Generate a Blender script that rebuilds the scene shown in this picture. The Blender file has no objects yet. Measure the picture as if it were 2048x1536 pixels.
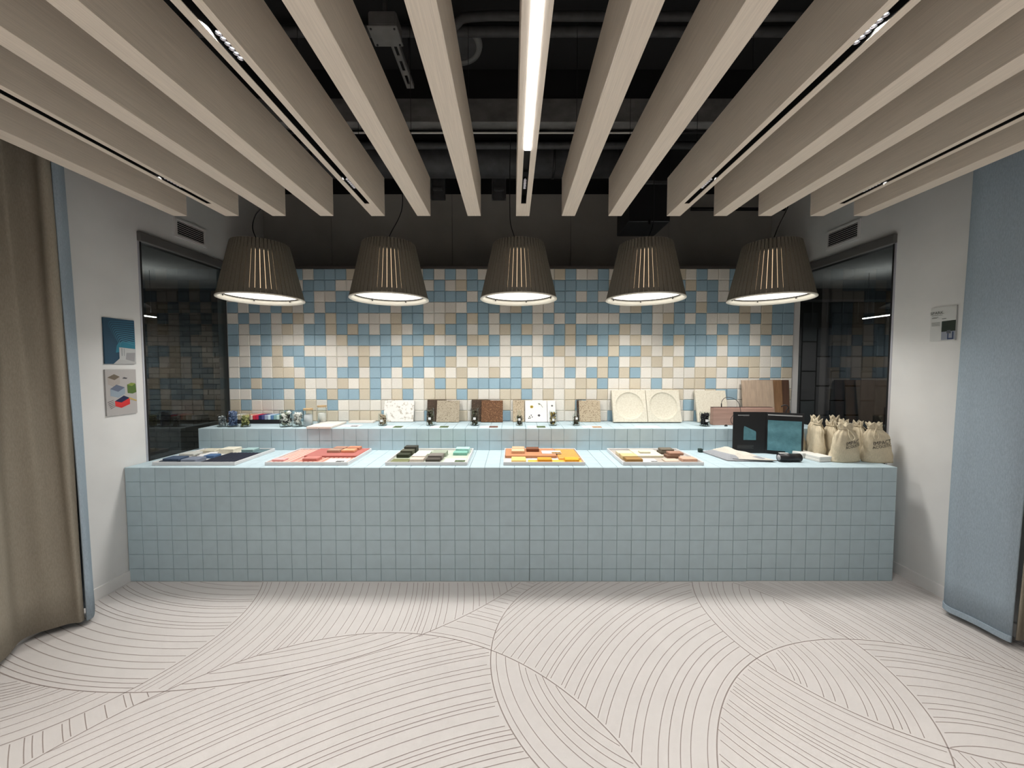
import bpy, bmesh, math, random
from mathutils import Vector, Matrix
random.seed(7)
SC = bpy.context.scene
COL = SC.collection
PI = math.pi

# ------------------------------------------------------------------ camera, world, exposure
cam_d = bpy.data.cameras.new('camera')
cam_d.sensor_width = 36.0
cam_d.lens = 769.0 / 2048.0 * 36.0
cam_d.clip_start = 0.02
cam = bpy.data.objects.new('camera', cam_d)
COL.objects.link(cam)
cam.location = (0, 0, 1.466)
cam.rotation_euler = (PI / 2 - math.atan(35 / 769.0), 0, 0)
SC.camera = cam

world = bpy.data.worlds.new('world')
SC.world = world
world.use_nodes = True
world.node_tree.nodes['Background'].inputs[0].default_value = (0.8, 0.85, 1.0, 1)
world.node_tree.nodes['Background'].inputs[1].default_value = 0.0

SC.view_settings.view_transform = 'Standard'
SC.view_settings.look = 'None'
SC.view_settings.gamma = 1.0
SC.view_settings.use_curve_mapping = False
SC.view_settings.exposure = 0.13
SC.cycles.use_denoising = True
SC.cycles.max_bounces = 5
SC.cycles.diffuse_bounces = 4
SC.cycles.glossy_bounces = 3
SC.cycles.use_adaptive_sampling = True
SC.cycles.adaptive_threshold = 0.10
SC.cycles.adaptive_min_samples = 16
SC.cycles.transparent_max_bounces = 8
SC.cycles.sample_clamp_indirect = 6.0

PEND_W = 6.5       # one pendant lamp
PEND_COL = (1.0, 0.972, 0.93)
STRIP_E = 34.0      # emission of the linear LED in the centre beam
SPOT_W = 6.5       # one recessed downlight module or added fill light
COOL = (1.0, 0.965, 0.92)

# ------------------------------------------------------------------ materials
MATS = {}
def nodes_of(m):
    m.use_nodes = True
    return m.node_tree.nodes, m.node_tree.links
def pm(name, col, rough=0.6, metal=0.0, var=0.0, scale=(40, 40, 40), bump=0.0, bscale=None, emit=0.0, ecol=None, spec=0.4, detail=3.0):
    """principled material; var = colour mottling, bump = fine relief, both in object space"""
    if name in MATS: return MATS[name]
    m = bpy.data.materials.new(name); N, L = nodes_of(m)
    b = N['Principled BSDF']
    b.inputs['Base Color'].default_value = (*col, 1)
    b.inputs['Roughness'].default_value = rough
    b.inputs['Metallic'].default_value = metal
    b.inputs['Specular IOR Level'].default_value = spec
    if emit:
        b.inputs['Emission Color'].default_value = (*(ecol or col), 1)
        b.inputs['Emission Strength'].default_value = emit
    if var or bump:
        g = N.new('ShaderNodeNewGeometry')
        mp = N.new('ShaderNodeMapping'); mp.inputs['Scale'].default_value = scale
        L.new(g.outputs['Position'], mp.inputs['Vector'])
        nz = N.new('ShaderNodeTexNoise'); nz.inputs['Scale'].default_value = 1.0; nz.inputs['Detail'].default_value = detail
        L.new(mp.outputs[0], nz.inputs['Vector'])
        if var:
            mr = N.new('ShaderNodeMapRange')
            mr.inputs['From Min'].default_value = 0.3; mr.inputs['From Max'].default_value = 0.7
            mr.inputs['To Min'].default_value = 1 - var; mr.inputs['To Max'].default_value = 1 + var
            L.new(nz.outputs['Fac'], mr.inputs['Value'])
            mx = N.new('ShaderNodeVectorMath'); mx.operation = 'SCALE'
            mx.inputs[0].default_value = col
            L.new(mr.outputs[0], mx.inputs['Scale'])
            L.new(mx.outputs[0], b.inputs['Base Color'])
        if bump:
            nb = nz
            if bscale:
                nb = N.new('ShaderNodeTexNoise'); nb.inputs['Scale'].default_value = bscale; nb.inputs['Detail'].default_value = 4
                L.new(g.outputs['Position'], nb.inputs['Vector'])
            bp = N.new('ShaderNodeBump'); bp.inputs['Strength'].default_value = bump; bp.inputs['Distance'].default_value = 0.004
            L.new(nb.outputs['Fac'], bp.inputs['Height'])
            L.new(bp.outputs[0], b.inputs['Normal'])
    MATS[name] = m
    return m
def speckle(name, base, spots, scale, lo=0.52, hi=0.6, rough=0.9, bump=0.4):
    m = bpy.data.materials.new(name); N, L = nodes_of(m); b = N['Principled BSDF']; b.inputs['Roughness'].default_value = rough
    g = N.new('ShaderNodeNewGeometry'); nz = N.new('ShaderNodeTexNoise'); nz.inputs['Scale'].default_value = scale; nz.inputs['Detail'].default_value = 5
    L.new(g.outputs['Position'], nz.inputs['Vector'])
    r = N.new('ShaderNodeValToRGB'); r.color_ramp.elements[0].position = lo; r.color_ramp.elements[1].position = hi
    r.color_ramp.elements[0].color = (*base, 1); r.color_ramp.elements[1].color = (*spots, 1)
    L.new(nz.outputs['Fac'], r.inputs[0]); L.new(r.outputs[0], b.inputs['Base Color'])
    bp = N.new('ShaderNodeBump'); bp.inputs['Strength'].default_value = bump; bp.inputs['Distance'].default_value = 0.003
    L.new(nz.outputs['Fac'], bp.inputs['Height']); L.new(bp.outputs[0], b.inputs['Normal'])
    return m
def emis(name, col, strength, sample=False):
    m = bpy.data.materials.new(name); N, L = nodes_of(m)
    N.remove(N['Principled BSDF']); e = N.new('ShaderNodeEmission')
    e.inputs[0].default_value = (*col, 1); e.inputs[1].default_value = strength
    L.new(e.outputs[0], N['Material Output'].inputs[0])
    if not sample: m.cycles.emission_sampling = 'NONE'
    return m
def glass(name, tint, gain=1.8, rough=0.0, ior=1.5):
    m = bpy.data.materials.new(name); N, L = nodes_of(m); N.remove(N['Principled BSDF'])
    t = N.new('ShaderNodeBsdfTransparent'); t.inputs[0].default_value = (*tint, 1)
    g = N.new('ShaderNodeBsdfGlossy'); g.inputs['Roughness'].default_value = rough
    f = N.new('ShaderNodeFresnel'); f.inputs[0].default_value = ior
    mu = N.new('ShaderNodeMath'); mu.operation = 'MULTIPLY'; mu.inputs[1].default_value = gain; mu.use_clamp = True
    mx = N.new('ShaderNodeMixShader')
    gm = N.new('ShaderNodeNewGeometry'); inv = N.new('ShaderNodeMath'); inv.operation = 'SUBTRACT'; inv.inputs[0].default_value = 1.0
    L.new(gm.outputs['Backfacing'], inv.inputs[1])
    m2 = N.new('ShaderNodeMath'); m2.operation = 'MULTIPLY'; L.new(mu.outputs[0], m2.inputs[0]); L.new(inv.outputs[0], m2.inputs[1])
    L.new(f.outputs[0], mu.inputs[0]); L.new(m2.outputs[0], mx.inputs[0]); L.new(t.outputs[0], mx.inputs[1]); L.new(g.outputs[0], mx.inputs[2])
    L.new(mx.outputs[0], N['Material Output'].inputs[0]); return m
def felt_tile(name, col, pitch, x0, z0):
    """felt tile: fibre mottling plus a small shade of its own for each tile"""
    m = bpy.data.materials.new(name); N, L = nodes_of(m); b = N['Principled BSDF']; b.inputs['Roughness'].default_value = 0.92; b.inputs['Specular IOR Level'].default_value = 0.15
    g = N.new('ShaderNodeNewGeometry')
    a = N.new('ShaderNodeVectorMath'); a.operation = 'SUBTRACT'; a.inputs[1].default_value = (x0, 0, z0); L.new(g.outputs['Position'], a.inputs[0])
    d = N.new('ShaderNodeVectorMath'); d.operation = 'MULTIPLY'; d.inputs[1].default_value = (1 / pitch, 0, 1 / pitch); L.new(a.outputs[0], d.inputs[0])
    fl = N.new('ShaderNodeVectorMath'); fl.operation = 'FLOOR'; L.new(d.outputs[0], fl.inputs[0])
    wn = N.new('ShaderNodeTexWhiteNoise'); L.new(fl.outputs[0], wn.inputs['Vector'])
    nz = N.new('ShaderNodeTexNoise'); nz.inputs['Scale'].default_value = 160; nz.inputs['Detail'].default_value = 4; L.new(g.outputs['Position'], nz.inputs['Vector'])
    m1 = N.new('ShaderNodeMath'); m1.operation = 'MULTIPLY_ADD'; m1.inputs[1].default_value = 0.16; m1.inputs[2].default_value = 0.86; L.new(wn.outputs['Value'], m1.inputs[0])
    m2 = N.new('ShaderNodeMath'); m2.operation = 'MULTIPLY_ADD'; m2.inputs[1].default_value = 0.22; L.new(nz.outputs['Fac'], m2.inputs[0]); L.new(m1.outputs[0], m2.inputs[2])
    m3 = N.new('ShaderNodeMath'); m3.operation = 'SUBTRACT'; m3.inputs[1].default_value = 0.08; L.new(m2.outputs[0], m3.inputs[0])
    s = N.new('ShaderNodeVectorMath'); s.operation = 'SCALE'; s.inputs[0].default_value = col; L.new(m3.outputs[0], s.inputs['Scale']); L.new(s.outputs[0], b.inputs['Base Color'])
    bp = N.new('ShaderNodeBump'); bp.inputs['Strength'].default_value = 0.5; bp.inputs['Distance'].default_value = 0.003
    L.new(nz.outputs['Fac'], bp.inputs['Height']); L.new(bp.outputs[0], b.inputs['Normal'])
    return m

# ------------------------------------------------------------------ mesh helpers
class MB:
    def __init__(s): s.v = []; s.f = []; s.m = []
    def add(s, vs, fs, mi=0):
        o = len(s.v); s.v += [tuple(p) for p in vs]; s.f += [tuple(i + o for i in f) for f in fs]; s.m += [mi] * len(fs); return s
    def box(s, x0, x1, y0, y1, z0, z1, mi=0):
        return s.add([(x0,y0,z0),(x1,y0,z0),(x1,y1,z0),(x0,y1,z0),(x0,y0,z1),(x1,y0,z1),(x1,y1,z1),(x0,y1,z1)],
                     [(0,3,2,1),(4,5,6,7),(0,1,5,4),(1,2,6,5),(2,3,7,6),(3,0,4,7)], mi)
    def rbox(s, x0, x1, y0, y1, z0, z1, r=0.003, mi=0):
        bm = bmesh.new(); bmesh.ops.create_cube(bm, size=1)
        for v in bm.verts:
            v.co = Vector(((x0+x1)/2 + v.co.x*(x1-x0), (y0+y1)/2 + v.co.y*(y1-y0), (z0+z1)/2 + v.co.z*(z1-z0)))
        bmesh.ops.bevel(bm, geom=bm.edges[:], offset=r, segments=1, affect='EDGES')
        bm.verts.index_update()
        s.add([v.co[:] for v in bm.verts], [[v.index for v in f.verts] for f in bm.faces], mi); bm.free(); return s
    def lathe(s, prof, n=24, c=(0,0,0), mi=0, cap=True):
        vs = []; fs = []; k = len(prof)
        for i in range(n):
            a = 2*PI*i/n
            for r, z in prof: vs.append((c[0]+r*math.cos(a), c[1]+r*math.sin(a), c[2]+z))
        for i in range(n):
            j = (i+1) % n
            for q in range(k-1): fs.append((i*k+q, j*k+q, j*k+q+1, i*k+q+1))
        if cap:
            fs.append(tuple(i*k for i in range(n))[::-1]); fs.append(tuple(i*k+k-1 for i in range(n)))
        return s.add(vs, fs, mi)
    def tube(s, path, r, n=8, mi=0, cap=True):
        P = [Vector(p) for p in path]; vs = []; fs = []
        up = Vector((0,0,1))
        t0 = (P[1]-P[0]).normalized()
        if abs(t0.dot(up)) > 0.95: up = Vector((1,0,0))
        nrm = t0.cross(up).normalized()
        for i, p in enumerate(P):
            t = (P[min(i+1,len(P)-1)] - P[max(i-1,0)]).normalized()
            nrm = (nrm - t*nrm.dot(t)).normalized(); bn = t.cross(nrm)
            for k in range(n):
                a = 2*PI*k/n; vs.append(p + nrm*(r*math.cos(a)) + bn*(r*math.sin(a)))
        for i in range(len(P)-1):
            for k in range(n):
                l = (k+1) % n; fs.append((i*n+k, i*n+l, (i+1)*n+l, (i+1)*n+k))
        if cap: fs.append(tuple(range(n))[::-1]); fs.append(tuple((len(P)-1)*n+k for k in range(n)))
        return s.add(vs, fs, mi)
    def grid(s, fn, nu, nv, mi=0):
        vs = [fn(i/nu, j/nv) for i in range(nu+1) for j in range(nv+1)]
        fs = [(i*(nv+1)+j, (i+1)*(nv+1)+j, (i+1)*(nv+1)+j+1, i*(nv+1)+j+1) for i in range(nu) for j in range(nv)]
        return s.add(vs, fs, mi)
    def prism(s, poly, a0, a1, axis='y', mi=0):
        """extrude a 2D polygon along an axis"""
        def pt(u, v, a): return {'y': (u, a, v), 'x': (a, u, v), 'z': (u, v, a)}[axis]
        n = len(poly); vs = [pt(u, v, a0) for u, v in poly] + [pt(u, v, a1) for u, v in poly]
        fs = [tuple(range(n)), tuple(range(2*n-1, n-1, -1))] + [(i, i+n, (i+1) % n+n, (i+1) % n) for i in range(n)]
        return s.add(vs, fs, mi)
    def mesh(s, name, mats, smooth=False):
        me = bpy.data.meshes.new(name); me.from_pydata(s.v, [], s.f)
        for m in (mats if isinstance(mats, (list, tuple)) else [mats]): me.materials.append(m)
        if len(me.materials) > 1: me.polygons.foreach_set('material_index', s.m)
        bm = bmesh.new(); bm.from_mesh(me); bmesh.ops.recalc_face_normals(bm, faces=bm.faces); bm.to_mesh(me); bm.free()
        if smooth: me.polygons.foreach_set('use_smooth', [True]*len(me.polygons))
        me.update(); return me
    def build(s, name, mats, parent=None, smooth=False, loc=None, rot=None):
        return inst(name, s.mesh(name, mats, smooth), parent, loc, rot)
def inst(name, me, parent=None, loc=None, rot=None):
    o = bpy.data.objects.new(name, me); COL.objects.link(o)
    if parent: o.parent = parent
    if loc: o.location = loc
    if rot: o.rotation_euler = rot
    return o
def empty(name, loc, rot=None):
    o = bpy.data.objects.new(name, None); COL.objects.link(o); o.location = loc; o.empty_display_size = 0.05
    if rot: o.rotation_euler = rot
    return o
def tag(o, label, cat, group=None, kind=None):
    o['label'] = label; o['category'] = cat
    if group: o['group'] = group
    if kind: o['kind'] = kind
    return o
def struct(o, label=None):
    o['kind'] = 'structure'
    if label: o['label'] = label
    return o
def stuff(o): o['kind'] = 'stuff'; return o
def shade_auto(o, deg=40):
    for p in o.data.polygons: p.use_smooth = True
    try: o.data.set_sharp_from_angle(angle=math.radians(deg))
    except Exception: pass
    return o
def text_pts(body, size):
    cu = bpy.data.curves.new('t', 'FONT'); cu.body = body; cu.size = size; cu.align_x = 'CENTER'; cu.align_y = 'CENTER'; cu.resolution_u = 3
    ob = bpy.data.objects.new('t', cu); COL.objects.link(ob)
    bpy.context.view_layer.update()
    me = bpy.data.meshes.new_from_object(ob.evaluated_get(bpy.context.evaluated_depsgraph_get()))
    vs = [v.co[:2] for v in me.vertices]; fs = [tuple(p.vertices) for p in me.polygons]
    bpy.data.objects.remove(ob); bpy.data.curves.remove(cu); bpy.data.meshes.remove(me)
    return vs, fs
def spline(pts, n=8):
    """Catmull-Rom through points of any dimension"""
    P = [Vector(p) for p in pts]; P = [P[0]*2-P[1]] + P + [P[-1]*2-P[-2]]; out = []
    for i in range(1, len(P)-2):
        for k in range(n):
            t = k/n; a, b, c, d = P[i-1], P[i], P[i+1], P[i+2]
            out.append(0.5*((2*b)+(c-a)*t+(2*a-5*b+4*c-d)*t*t+(3*b-a-3*c+d)*t**3))
    out.append(P[-2]); return out

# ------------------------------------------------------------------ shared dimensions
XL, XR = -2.615, 2.735            # side wall faces
YB = -3.2                        # wall behind the photographer
YT = 3.53                        # face of the tiled wall
YU = 4.13                        # dark upper wall
ZC = 3.42                        # slab
CT, ST = 0.786, 0.963            # counter top, riser top
CF, RF = 2.56, 3.10              # counter front, riser front

M_floor = pm('floor_vinyl', (0.575, 0.545, 0.525), 0.55, var=0.02, scale=(7, 7, 7), bump=0.05, bscale=400, spec=0.3)
M_line = pm('floor_line', (0.30, 0.255, 0.235), 0.7)
M_wall = pm('wall_paint', (0.71, 0.71, 0.70), 0.85, var=0.03, scale=(5, 5, 5), bump=0.05, bscale=300)
M_white = pm('white_paint', (0.72, 0.71, 0.70), 0.7, var=0.02, scale=(9, 9, 9))
M_upper = pm('dark_wall', (0.40, 0.39, 0.365), 0.85, var=0.08, scale=(3, 3, 3), bump=0.1, bscale=200)
M_black = pm('black_void', (0.010, 0.010, 0.011), 0.9)
M_blackm = pm('black_metal', (0.012, 0.012, 0.014), 0.45, metal=0.0)
M_duct = pm('dark_painted_services', (0.055, 0.055, 0.058), 0.6, var=0.25, scale=(15, 15, 15))
M_conc = pm('concrete', (0.17, 0.17, 0.17), 0.9, var=0.25, scale=(9, 9, 14), bump=0.4, bscale=60)
M_wood = pm('beam_laminate', (0.72, 0.635, 0.54), 0.7, var=0.085, scale=(330, 7, 330), bump=0.08, detail=5)
M_blue = pm('pale_blue_tile', (0.46, 0.575, 0.625), 0.6, var=0.035, scale=(14, 14, 14), bump=0.12, bscale=260)
M_joint = pm('tile_joint', (0.27, 0.37, 0.40), 0.9)
M_alu = pm('grey_rail', (0.16, 0.155, 0.15), 0.45, metal=0.3)
M_silver = pm('silver_edge', (0.6, 0.6, 0.66), 0.35, metal=0.6)
M_pane = glass('dark_pane', (0.55, 0.58, 0.58), 1.9)
M_jar = glass('jar_glass', (0.93, 0.96, 0.95), 2.4)

# ------------------------------------------------------------------ floor
fl = struct(MB().box(XL-0.14, XR+0.14, YB-0.12, YU+0.1, -0.1, 0.0).build('floor', M_floor))
CIRC = {'A': (-2.468, 2.147, .873), 'B': (-1.744, 3.942, 2.277), 'C': (-.665, .798, 1.256), 'D': (.746, 1.898, .854),
        'E': (2.034, 2.214, .876), 'F': (1.762, .907, 1.098), 'G': (.991, 1.886, .833)}
def ins(k, x, y): c = CIRC[k]; return (x-c[0])**2 + (y-c[1])**2 < c[2]**2
XB0, XB1, YB0, YB1 = -2.6, 2.71, -0.4, 2.558
def okfloor(x, y): return XB0 < x < XB1 and YB0 < y < YB1
lines = MB()
def ribbon(cx, cy, r, test, w):
    n = max(60, int(2*PI*r/0.02)); run = []
    def flush():
        if len(run) > 1:
            vs = []
            for a in run:
                c, s_ = math.cos(a), math.sin(a)
                vs.append((cx+(r-w/2)*c, cy+(r-w/2)*s_, 0.0006)); vs.append((cx+(r+w/2)*c, cy+(r+w/2)*s_, 0.0006))
            lines.add(vs, [(2*i, 2*i+2, 2*i+3, 2*i+1) for i in range(len(run)-1)])
        run.clear()
    for i in range(n+1):
        a = 2*PI*i/n; x, y = cx+r*math.cos(a), cy+r*math.sin(a)
        if okfloor(x, y) and test(x, y): run.append(a)
        else: flush()
    flush()
# the seven border arcs, each clipped where the photograph shows it running
ribbon(*CIRC['A'], lambda x, y: x > -2.45, .005)
ribbon(*CIRC['B'], lambda x, y: True, .005)
ribbon(*CIRC['C'], lambda x, y: True, .005)
ribbon(*CIRC['D'], lambda x, y: x < .3, .005)
ribbon(*CIRC['E'], lambda x, y: True, .005)
ribbon(*CIRC['F'], lambda x, y: True, .005)
ribbon(*CIRC['G'], lambda x, y: x > 1.45, .005)
def inA(x, y): return ins('A', x, y) and x < -.5
FAM = [  # (centre, r from, r to, region test)
    ((-1.744, 3.942), 1.2, 2.26, lambda x, y: inA(x, y) and ins('B', x, y)),
    ((-2.468, 2.147), .90, 2.75, lambda x, y: not inA(x, y) and ins('B', x, y) and not ins('C', x, y) and x < .3),
    ((-1.744, 3.942), 1.8, 2.26, lambda x, y: ins('C', x, y) and ins('B', x, y) and not inA(x, y)),
    ((.487, -.873), 1.0, 3.6, lambda x, y: ins('C', x, y) and not ins('B', x, y) and not ins('D', x, y)),
    ((-.665, .798), 1.28, 2.2, lambda x, y: not ins('B', x, y) and not ins('C', x, y) and not ins('D', x, y) and -.6 < x < .4),
    ((1.762, .907), 1.13, 2.6, lambda x, y: ins('D', x, y) and not ins('C', x, y) and not ins('E', x, y) and not ins('F', x, y)),
    ((.746, 1.898), .3, .83, lambda x, y: ins('D', x, y) and ins('C', x, y)),
    ((.991, 1.886), .3, .81, lambda x, y: ins('F', x, y) and ins('E', x, y) and ins('G', x, y)),
    ((2.034, 2.214), .90, 2.6, lambda x, y: ins('F', x, y) and not ins('E', x, y) and not ins('C', x, y) and ins('G', x, y)),
    ((2.034, 2.214), .25, .85, lambda x, y: ins('E', x, y) and not ins('F', x, y) and ins('G', x, y)),
    ((.991, 1.886), .86, 2.0, lambda x, y: not ins('G', x, y) and not ins('F', x, y) and x > 1.45),
    ((1.762, .907), .1, 1.08, lambda x, y: not ins('G', x, y) and ins('F', x, y) and ins('E', x, y)),
    ((-2.468, 2.147), .45, .85, lambda x, y: inA(x, y) and not ins('B', x, y)),
    ((-.45, 3.15), 1.3, 3.0, lambda x, y: not inA(x, y) and not ins('B', x, y) and not ins('C', x, y) and x < -1.4),
    ((-.1, 1.6), 1.4, 3.2, lambda x, y: not ins('E', x, y) and not ins('G', x, y) and ins('F', x, y)),
]
rl = random.Random(3)
for (c, r0, r1, t) in FAM:
    r = r0
    while r < r1:
        ribbon(c[0], c[1], r, t, .0032)
        r += rl.choice([.020, .026, .036, .042, .050, .058]) * (1.0 if r0 > .3 else 1.1)
lo = lines.build('line_inlay', M_line, fl); stuff(lo)

# ------------------------------------------------------------------ side walls with the glazed openings
def side_wall(name, xf, sgn, y0g, y1g):
    """xf = room face, sgn = direction away from the room; opening y0g..y1g, z .06..2.34"""
    a, b = sorted((xf, xf+sgn*0.12))
    w = MB().box(a, b, YB, y0g, 0, ZC).box(a, b, y0g, YU+.1, 2.41, ZC).box(a, b, y0g, YU+.1, 0, .06).box(a, b, y1g, YU+.1, .06, 2.41)
    return struct(w.build(name, M_wall))
wl = side_wall('wall_left', XL, -1, 2.725, 3.60)
wr = side_wall('wall_right', XR, 1, 2.775, 3.90)
def side_window(name, xf, sgn, y0, y1, lab):
    g = empty(name, (xf, (y0+y1)/2, .06)); struct(g, lab)
    h = (y1-y0)/2
    xs = sorted((-sgn*.025, sgn*.06))
    MB().rbox(xs[0], xs[1], -h-.012, h-.02, 2.283, 2.348, .003).build('head_rail', M_alu, g)
    MB().box(*sorted((sgn*.004, sgn*.012)), -h+.012, h, .0, 2.285).build('glass_pane', M_pane, g)
    MB().box(*sorted((-sgn*.002, sgn*.07)), -h, -h+.016, 0, 2.285).build('black_gasket', M_black, g)
    MB().box(*sorted((-sgn*.004, sgn*.02)), -h-.012, -h, 0, 2.285).build('edge_profile', M_silver, g)
side_window('window_1', XL, -1, 2.735, 3.60, 'dark floor-to-head glass panel in the left wall under a grey rail')
side_window('window_2', XR, 1, 2.785, 3.90, 'dark floor-to-head glass panel in the right wall under a grey rail')
struct(MB().box(XL, XL+.012, YB, CF+.1, 0, .075).build('baseboard_left', M_white))
struct(MB().box(XR-.012, XR, YB, CF+.16, 0, .075).build('baseboard_right', M_white))
struct(MB().box(XL-.12, XR+.12, YB-.12, YB, 0, ZC).build('wall_rear', pm('rear_wall_paint', (.25, .245, .24), .85)))
# upper dark wall with faint vertical board seams, black head above
wu = struct(MB().box(XL-.12, XR+.12, YU+.004, YU+.1, 2.3, ZC).build('wall_upper', M_black))
xs = [XL, -1.9, -.63, .62, 1.65, XR]
for i in range(5):
    MB().box(xs[i]+.002, xs[i+1]-.002, YU-.012, YU+.004, 2.3, 3.27).build('panel', M_upper, wu)
struct(MB().box(XL-.12, XR+.12, YB, YU+.1, ZC, ZC+.1).build('ceiling', M_black))

# ------------------------------------------------------------------ tiled back wall
P = 0.0994; WX0 = -2.598; WZ1 = 2.352
wb = struct(MB().box(XL, 2.64, YT+.02, YU-.013, 0, 2.35).build('wall_back', M_white), 'low partition wall faced with felt tiles')
struct(MB().rbox(XL, 2.60, YT-.012, YT+.12, 2.352, 2.378, .003).build('trim_1', pm('dark_ledge', (.06, .05, .045), .6)))
ROWS = [{6:'BWBBBT',17:'WBWBWBW',29:'WTBWWBW',41:'TWBWWB'}, {6:'WBBBWW',17:'BWBWTBB',29:'BBBBBB',41:'BTBBWB'},
 {7:'BWWBB',18:'BBBBWB',29:'WBBWBW',41:'BBWBW'}, {0:'BWBWBTWBWBBBB',13:'BBWBBWWWWBBBW',26:'TBWWBBBBBBWTB',39:'WWBBTBBBTWTBB'},
 {0:'WBWBWBTWBTBBW',13:'WWTBBWWTBTBWB',26:'BBWBWBWWWWBBB',39:'WTBWBWWWTBTBB'}, {0:'BWBBWTWBBTBTB',13:'WBTWBBTBBWBWT',26:'BTWWBTBBBBTWB',39:'WBBBBWBWBWTBB'},
 {0:'BWWBWWWBBWTBB',13:'BBWBBTWWBTTBW',26:'BBWBBTBTBTWTW',39:'WBTBBBTBBWBWW'}, {0:'BWBBTBBWWWWWT',13:'WBBTTBBBWBBBW',26:'WWWBTWBBBTBBT',39:'WTWBBBWBBBWBB'},
 {0:'WWBWTWBBBWWBT',13:'BBBTBBBTWTWWW',26:'BWWWWTWWTBWTW',39:'TWTBWWTWTTWWB'}, {0:'WBBWTTWBBWBBW',13:'BBWBBWTWTWWTW',26:'BWBWWBWBTBTBW',39:'WTWWTTWBBTWBT'},
 {0:'BBTBBBTWWWTWT',13:'BWWTWTBTTBBBB',26:'BTWWWWTTBWWTW',39:'BWWTTBWWWWBWW'}, {0:'WWBBBWBWBTBBT',13:'BWTBWTTTBTWWT',26:'TBWTWTTWT',41:'TWW',45:'BBW'},
 {0:'TBWWWTBTWBWWWW',17:'W',21:'W',25:'T',30:'WT',34:'W',41:'WB',46:'WW'}, {7:'TTTWTTT',17:'W',21:'T',25:'B',30:'WW',34:'W',41:'WW'}]
rt = random.Random(11)
M_W = felt_tile('felt_ivory', (.80, .765, .70), P, WX0, WZ1); M_B = felt_tile('felt_blue', (.325, .465, .555), P, WX0, WZ1); M_T = felt_tile('felt_sand', (.66, .59, .47), P, WX0, WZ1)
TM = {'W': M_W, 'B': M_B, 'T': M_T}
def tile_geo(mb, cx, cz, w, h, yb, yf, ch=.004, mi=0):
    """tile standing on a vertical face, front at yf, back at yb, chamfered front"""
    a, b = w/2, h/2
    def rect(a, b, y): return [(cx-a, y, cz-b), (cx+a, y, cz-b), (cx+a, y, cz+b), (cx-a, y, cz+b)]
    vs = rect(a, b, yb) + rect(a, b, yf+ch) + rect(a-ch, b-ch, yf)
    fs = [(8, 9, 10, 11)]
    for k in range(2):
        for i in range(4):
            j = (i+1) % 4; fs.append((k*4+i, k*4+j, k*4+4+j, k*4+4+i))
    return mb.add(vs, fs, mi)
tmesh = {k: tile_geo(MB(), 0, 0, P-.0016, P-.0016, .02, -.004, .0055).mesh('tile', TM[k]) for k in 'WBT'}
rest = MB()
for r in range(14):
    row = ['?']*52
    for s0, t in ROWS[r].items():
        for i, ch in enumerate(t): row[s0+i] = ch
    for c in range(52):
        k = row[c] if row[c] != '?' else rt.choice('WWBBBT' if r < 5 else 'WWWTB')
        dy = rt.uniform(-.002, .002)
        cx, cz = WX0+(c+.5)*P, WZ1-(r+.5)*P
        if 4 <= r <= 9 and 1 <= c <= 50: inst('tile', tmesh[k], wb, (cx, YT+dy, cz))
        else: tile_geo(rest, cx, cz, P-.0016, P-.0016, YT+.02, YT-.004+dy, .0055, mi='WBT'.index(k))
stuff(rest.build('tile_field', [M_W, M_B, M_T], wb))

# ------------------------------------------------------------------ tiled counter in three units and tiled riser in three units
def tiled_unit(name, x0, x1, yf, yb, z0, z1, n, rows, label, cat, group, toprows):
    cx = (x0+x1)/2; u = empty(name, (cx, (yf+yb)/2, z0)); tag(u, label, cat, group)
    oy = (yf+yb)/2; w = (x1-x0)/n; hw = (x1-x0)/2
    MB().box(-hw+.001, hw-.001, yf-oy+.005, yb-oy, 0, z1-z0-.005).build('plinth', M_joint, u)
    shared = {}
    z = z1-z0
    for h in rows:
        if h not in shared: shared[h] = tile_geo(MB(), 0, 0, w-.0022, h-.0022, .006, 0, .0012).mesh('tile', M_blue)
        for i in range(n): inst('tile', shared[h], u, (-hw+(i+.5)*w, yf-oy+rt.uniform(0, .0008), z-h/2))
        z -= h
    top = MB(); d = (yb-yf-.001)/toprows
    for i in range(n):
        for j in range(toprows):
            xa, ya, t = -hw+i*w, yf-oy+j*d, z1-z0
            e = .0011; c = .0012
            vs = [(xa+e, ya+e, t-.005), (xa+w-e, ya+e, t-.005), (xa+w-e, ya+d-e, t-.005), (xa+e, ya+d-e, t-.005)]
            vs += [(p[0], p[1], t-c) for p in vs]
            vs += [(xa+e+c, ya+e+c, t), (xa+w-e-c, ya+e+c, t), (xa+w-e-c, ya+d-e-c, t), (xa+e+c, ya+d-e-c, t)]
            fs = [(8, 9, 10, 11)]
            for k in range(2):
                for q in range(4): fs.append((k*4+q, k*4+(q+1) % 4, k*4+4+(q+1) % 4, k*4+4+q))
            top.add(vs, fs)
    stuff(top.build('top_tiles', M_blue, u))
    # tiled cheeks at both ends
    for s in (-1, 1):
        MB().box(*sorted((s*hw, s*(hw-.003))), yf-oy+.004, yb-oy, 0, z1-z0-.002).build('end_panel', M_blue, u)
    return u
CR = [.098] + [.1]*6 + [.088]
tiled_unit('display_counter', -2.61, .118, CF, YT-.001, 0, CT, 27, CR, 'long left unit of the pale blue tiled counter, under three trays', 'counter', 'tiled counter units', 10)
tiled_unit('display_counter', .120, 1.600, CF, YT-.001, 0, CT, 15, CR, 'middle unit of the pale blue tiled counter, under orange and beige trays', 'counter', 'tiled counter units', 10)
tiled_unit('display_counter', 1.602, 2.602, CF+.006, YT-.001, 0, CT, 10, CR, 'short right unit of the pale blue tiled counter, under the cotton bags', 'counter', 'tiled counter units', 10)
RR = [.1, ST-CT-.1]
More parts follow.
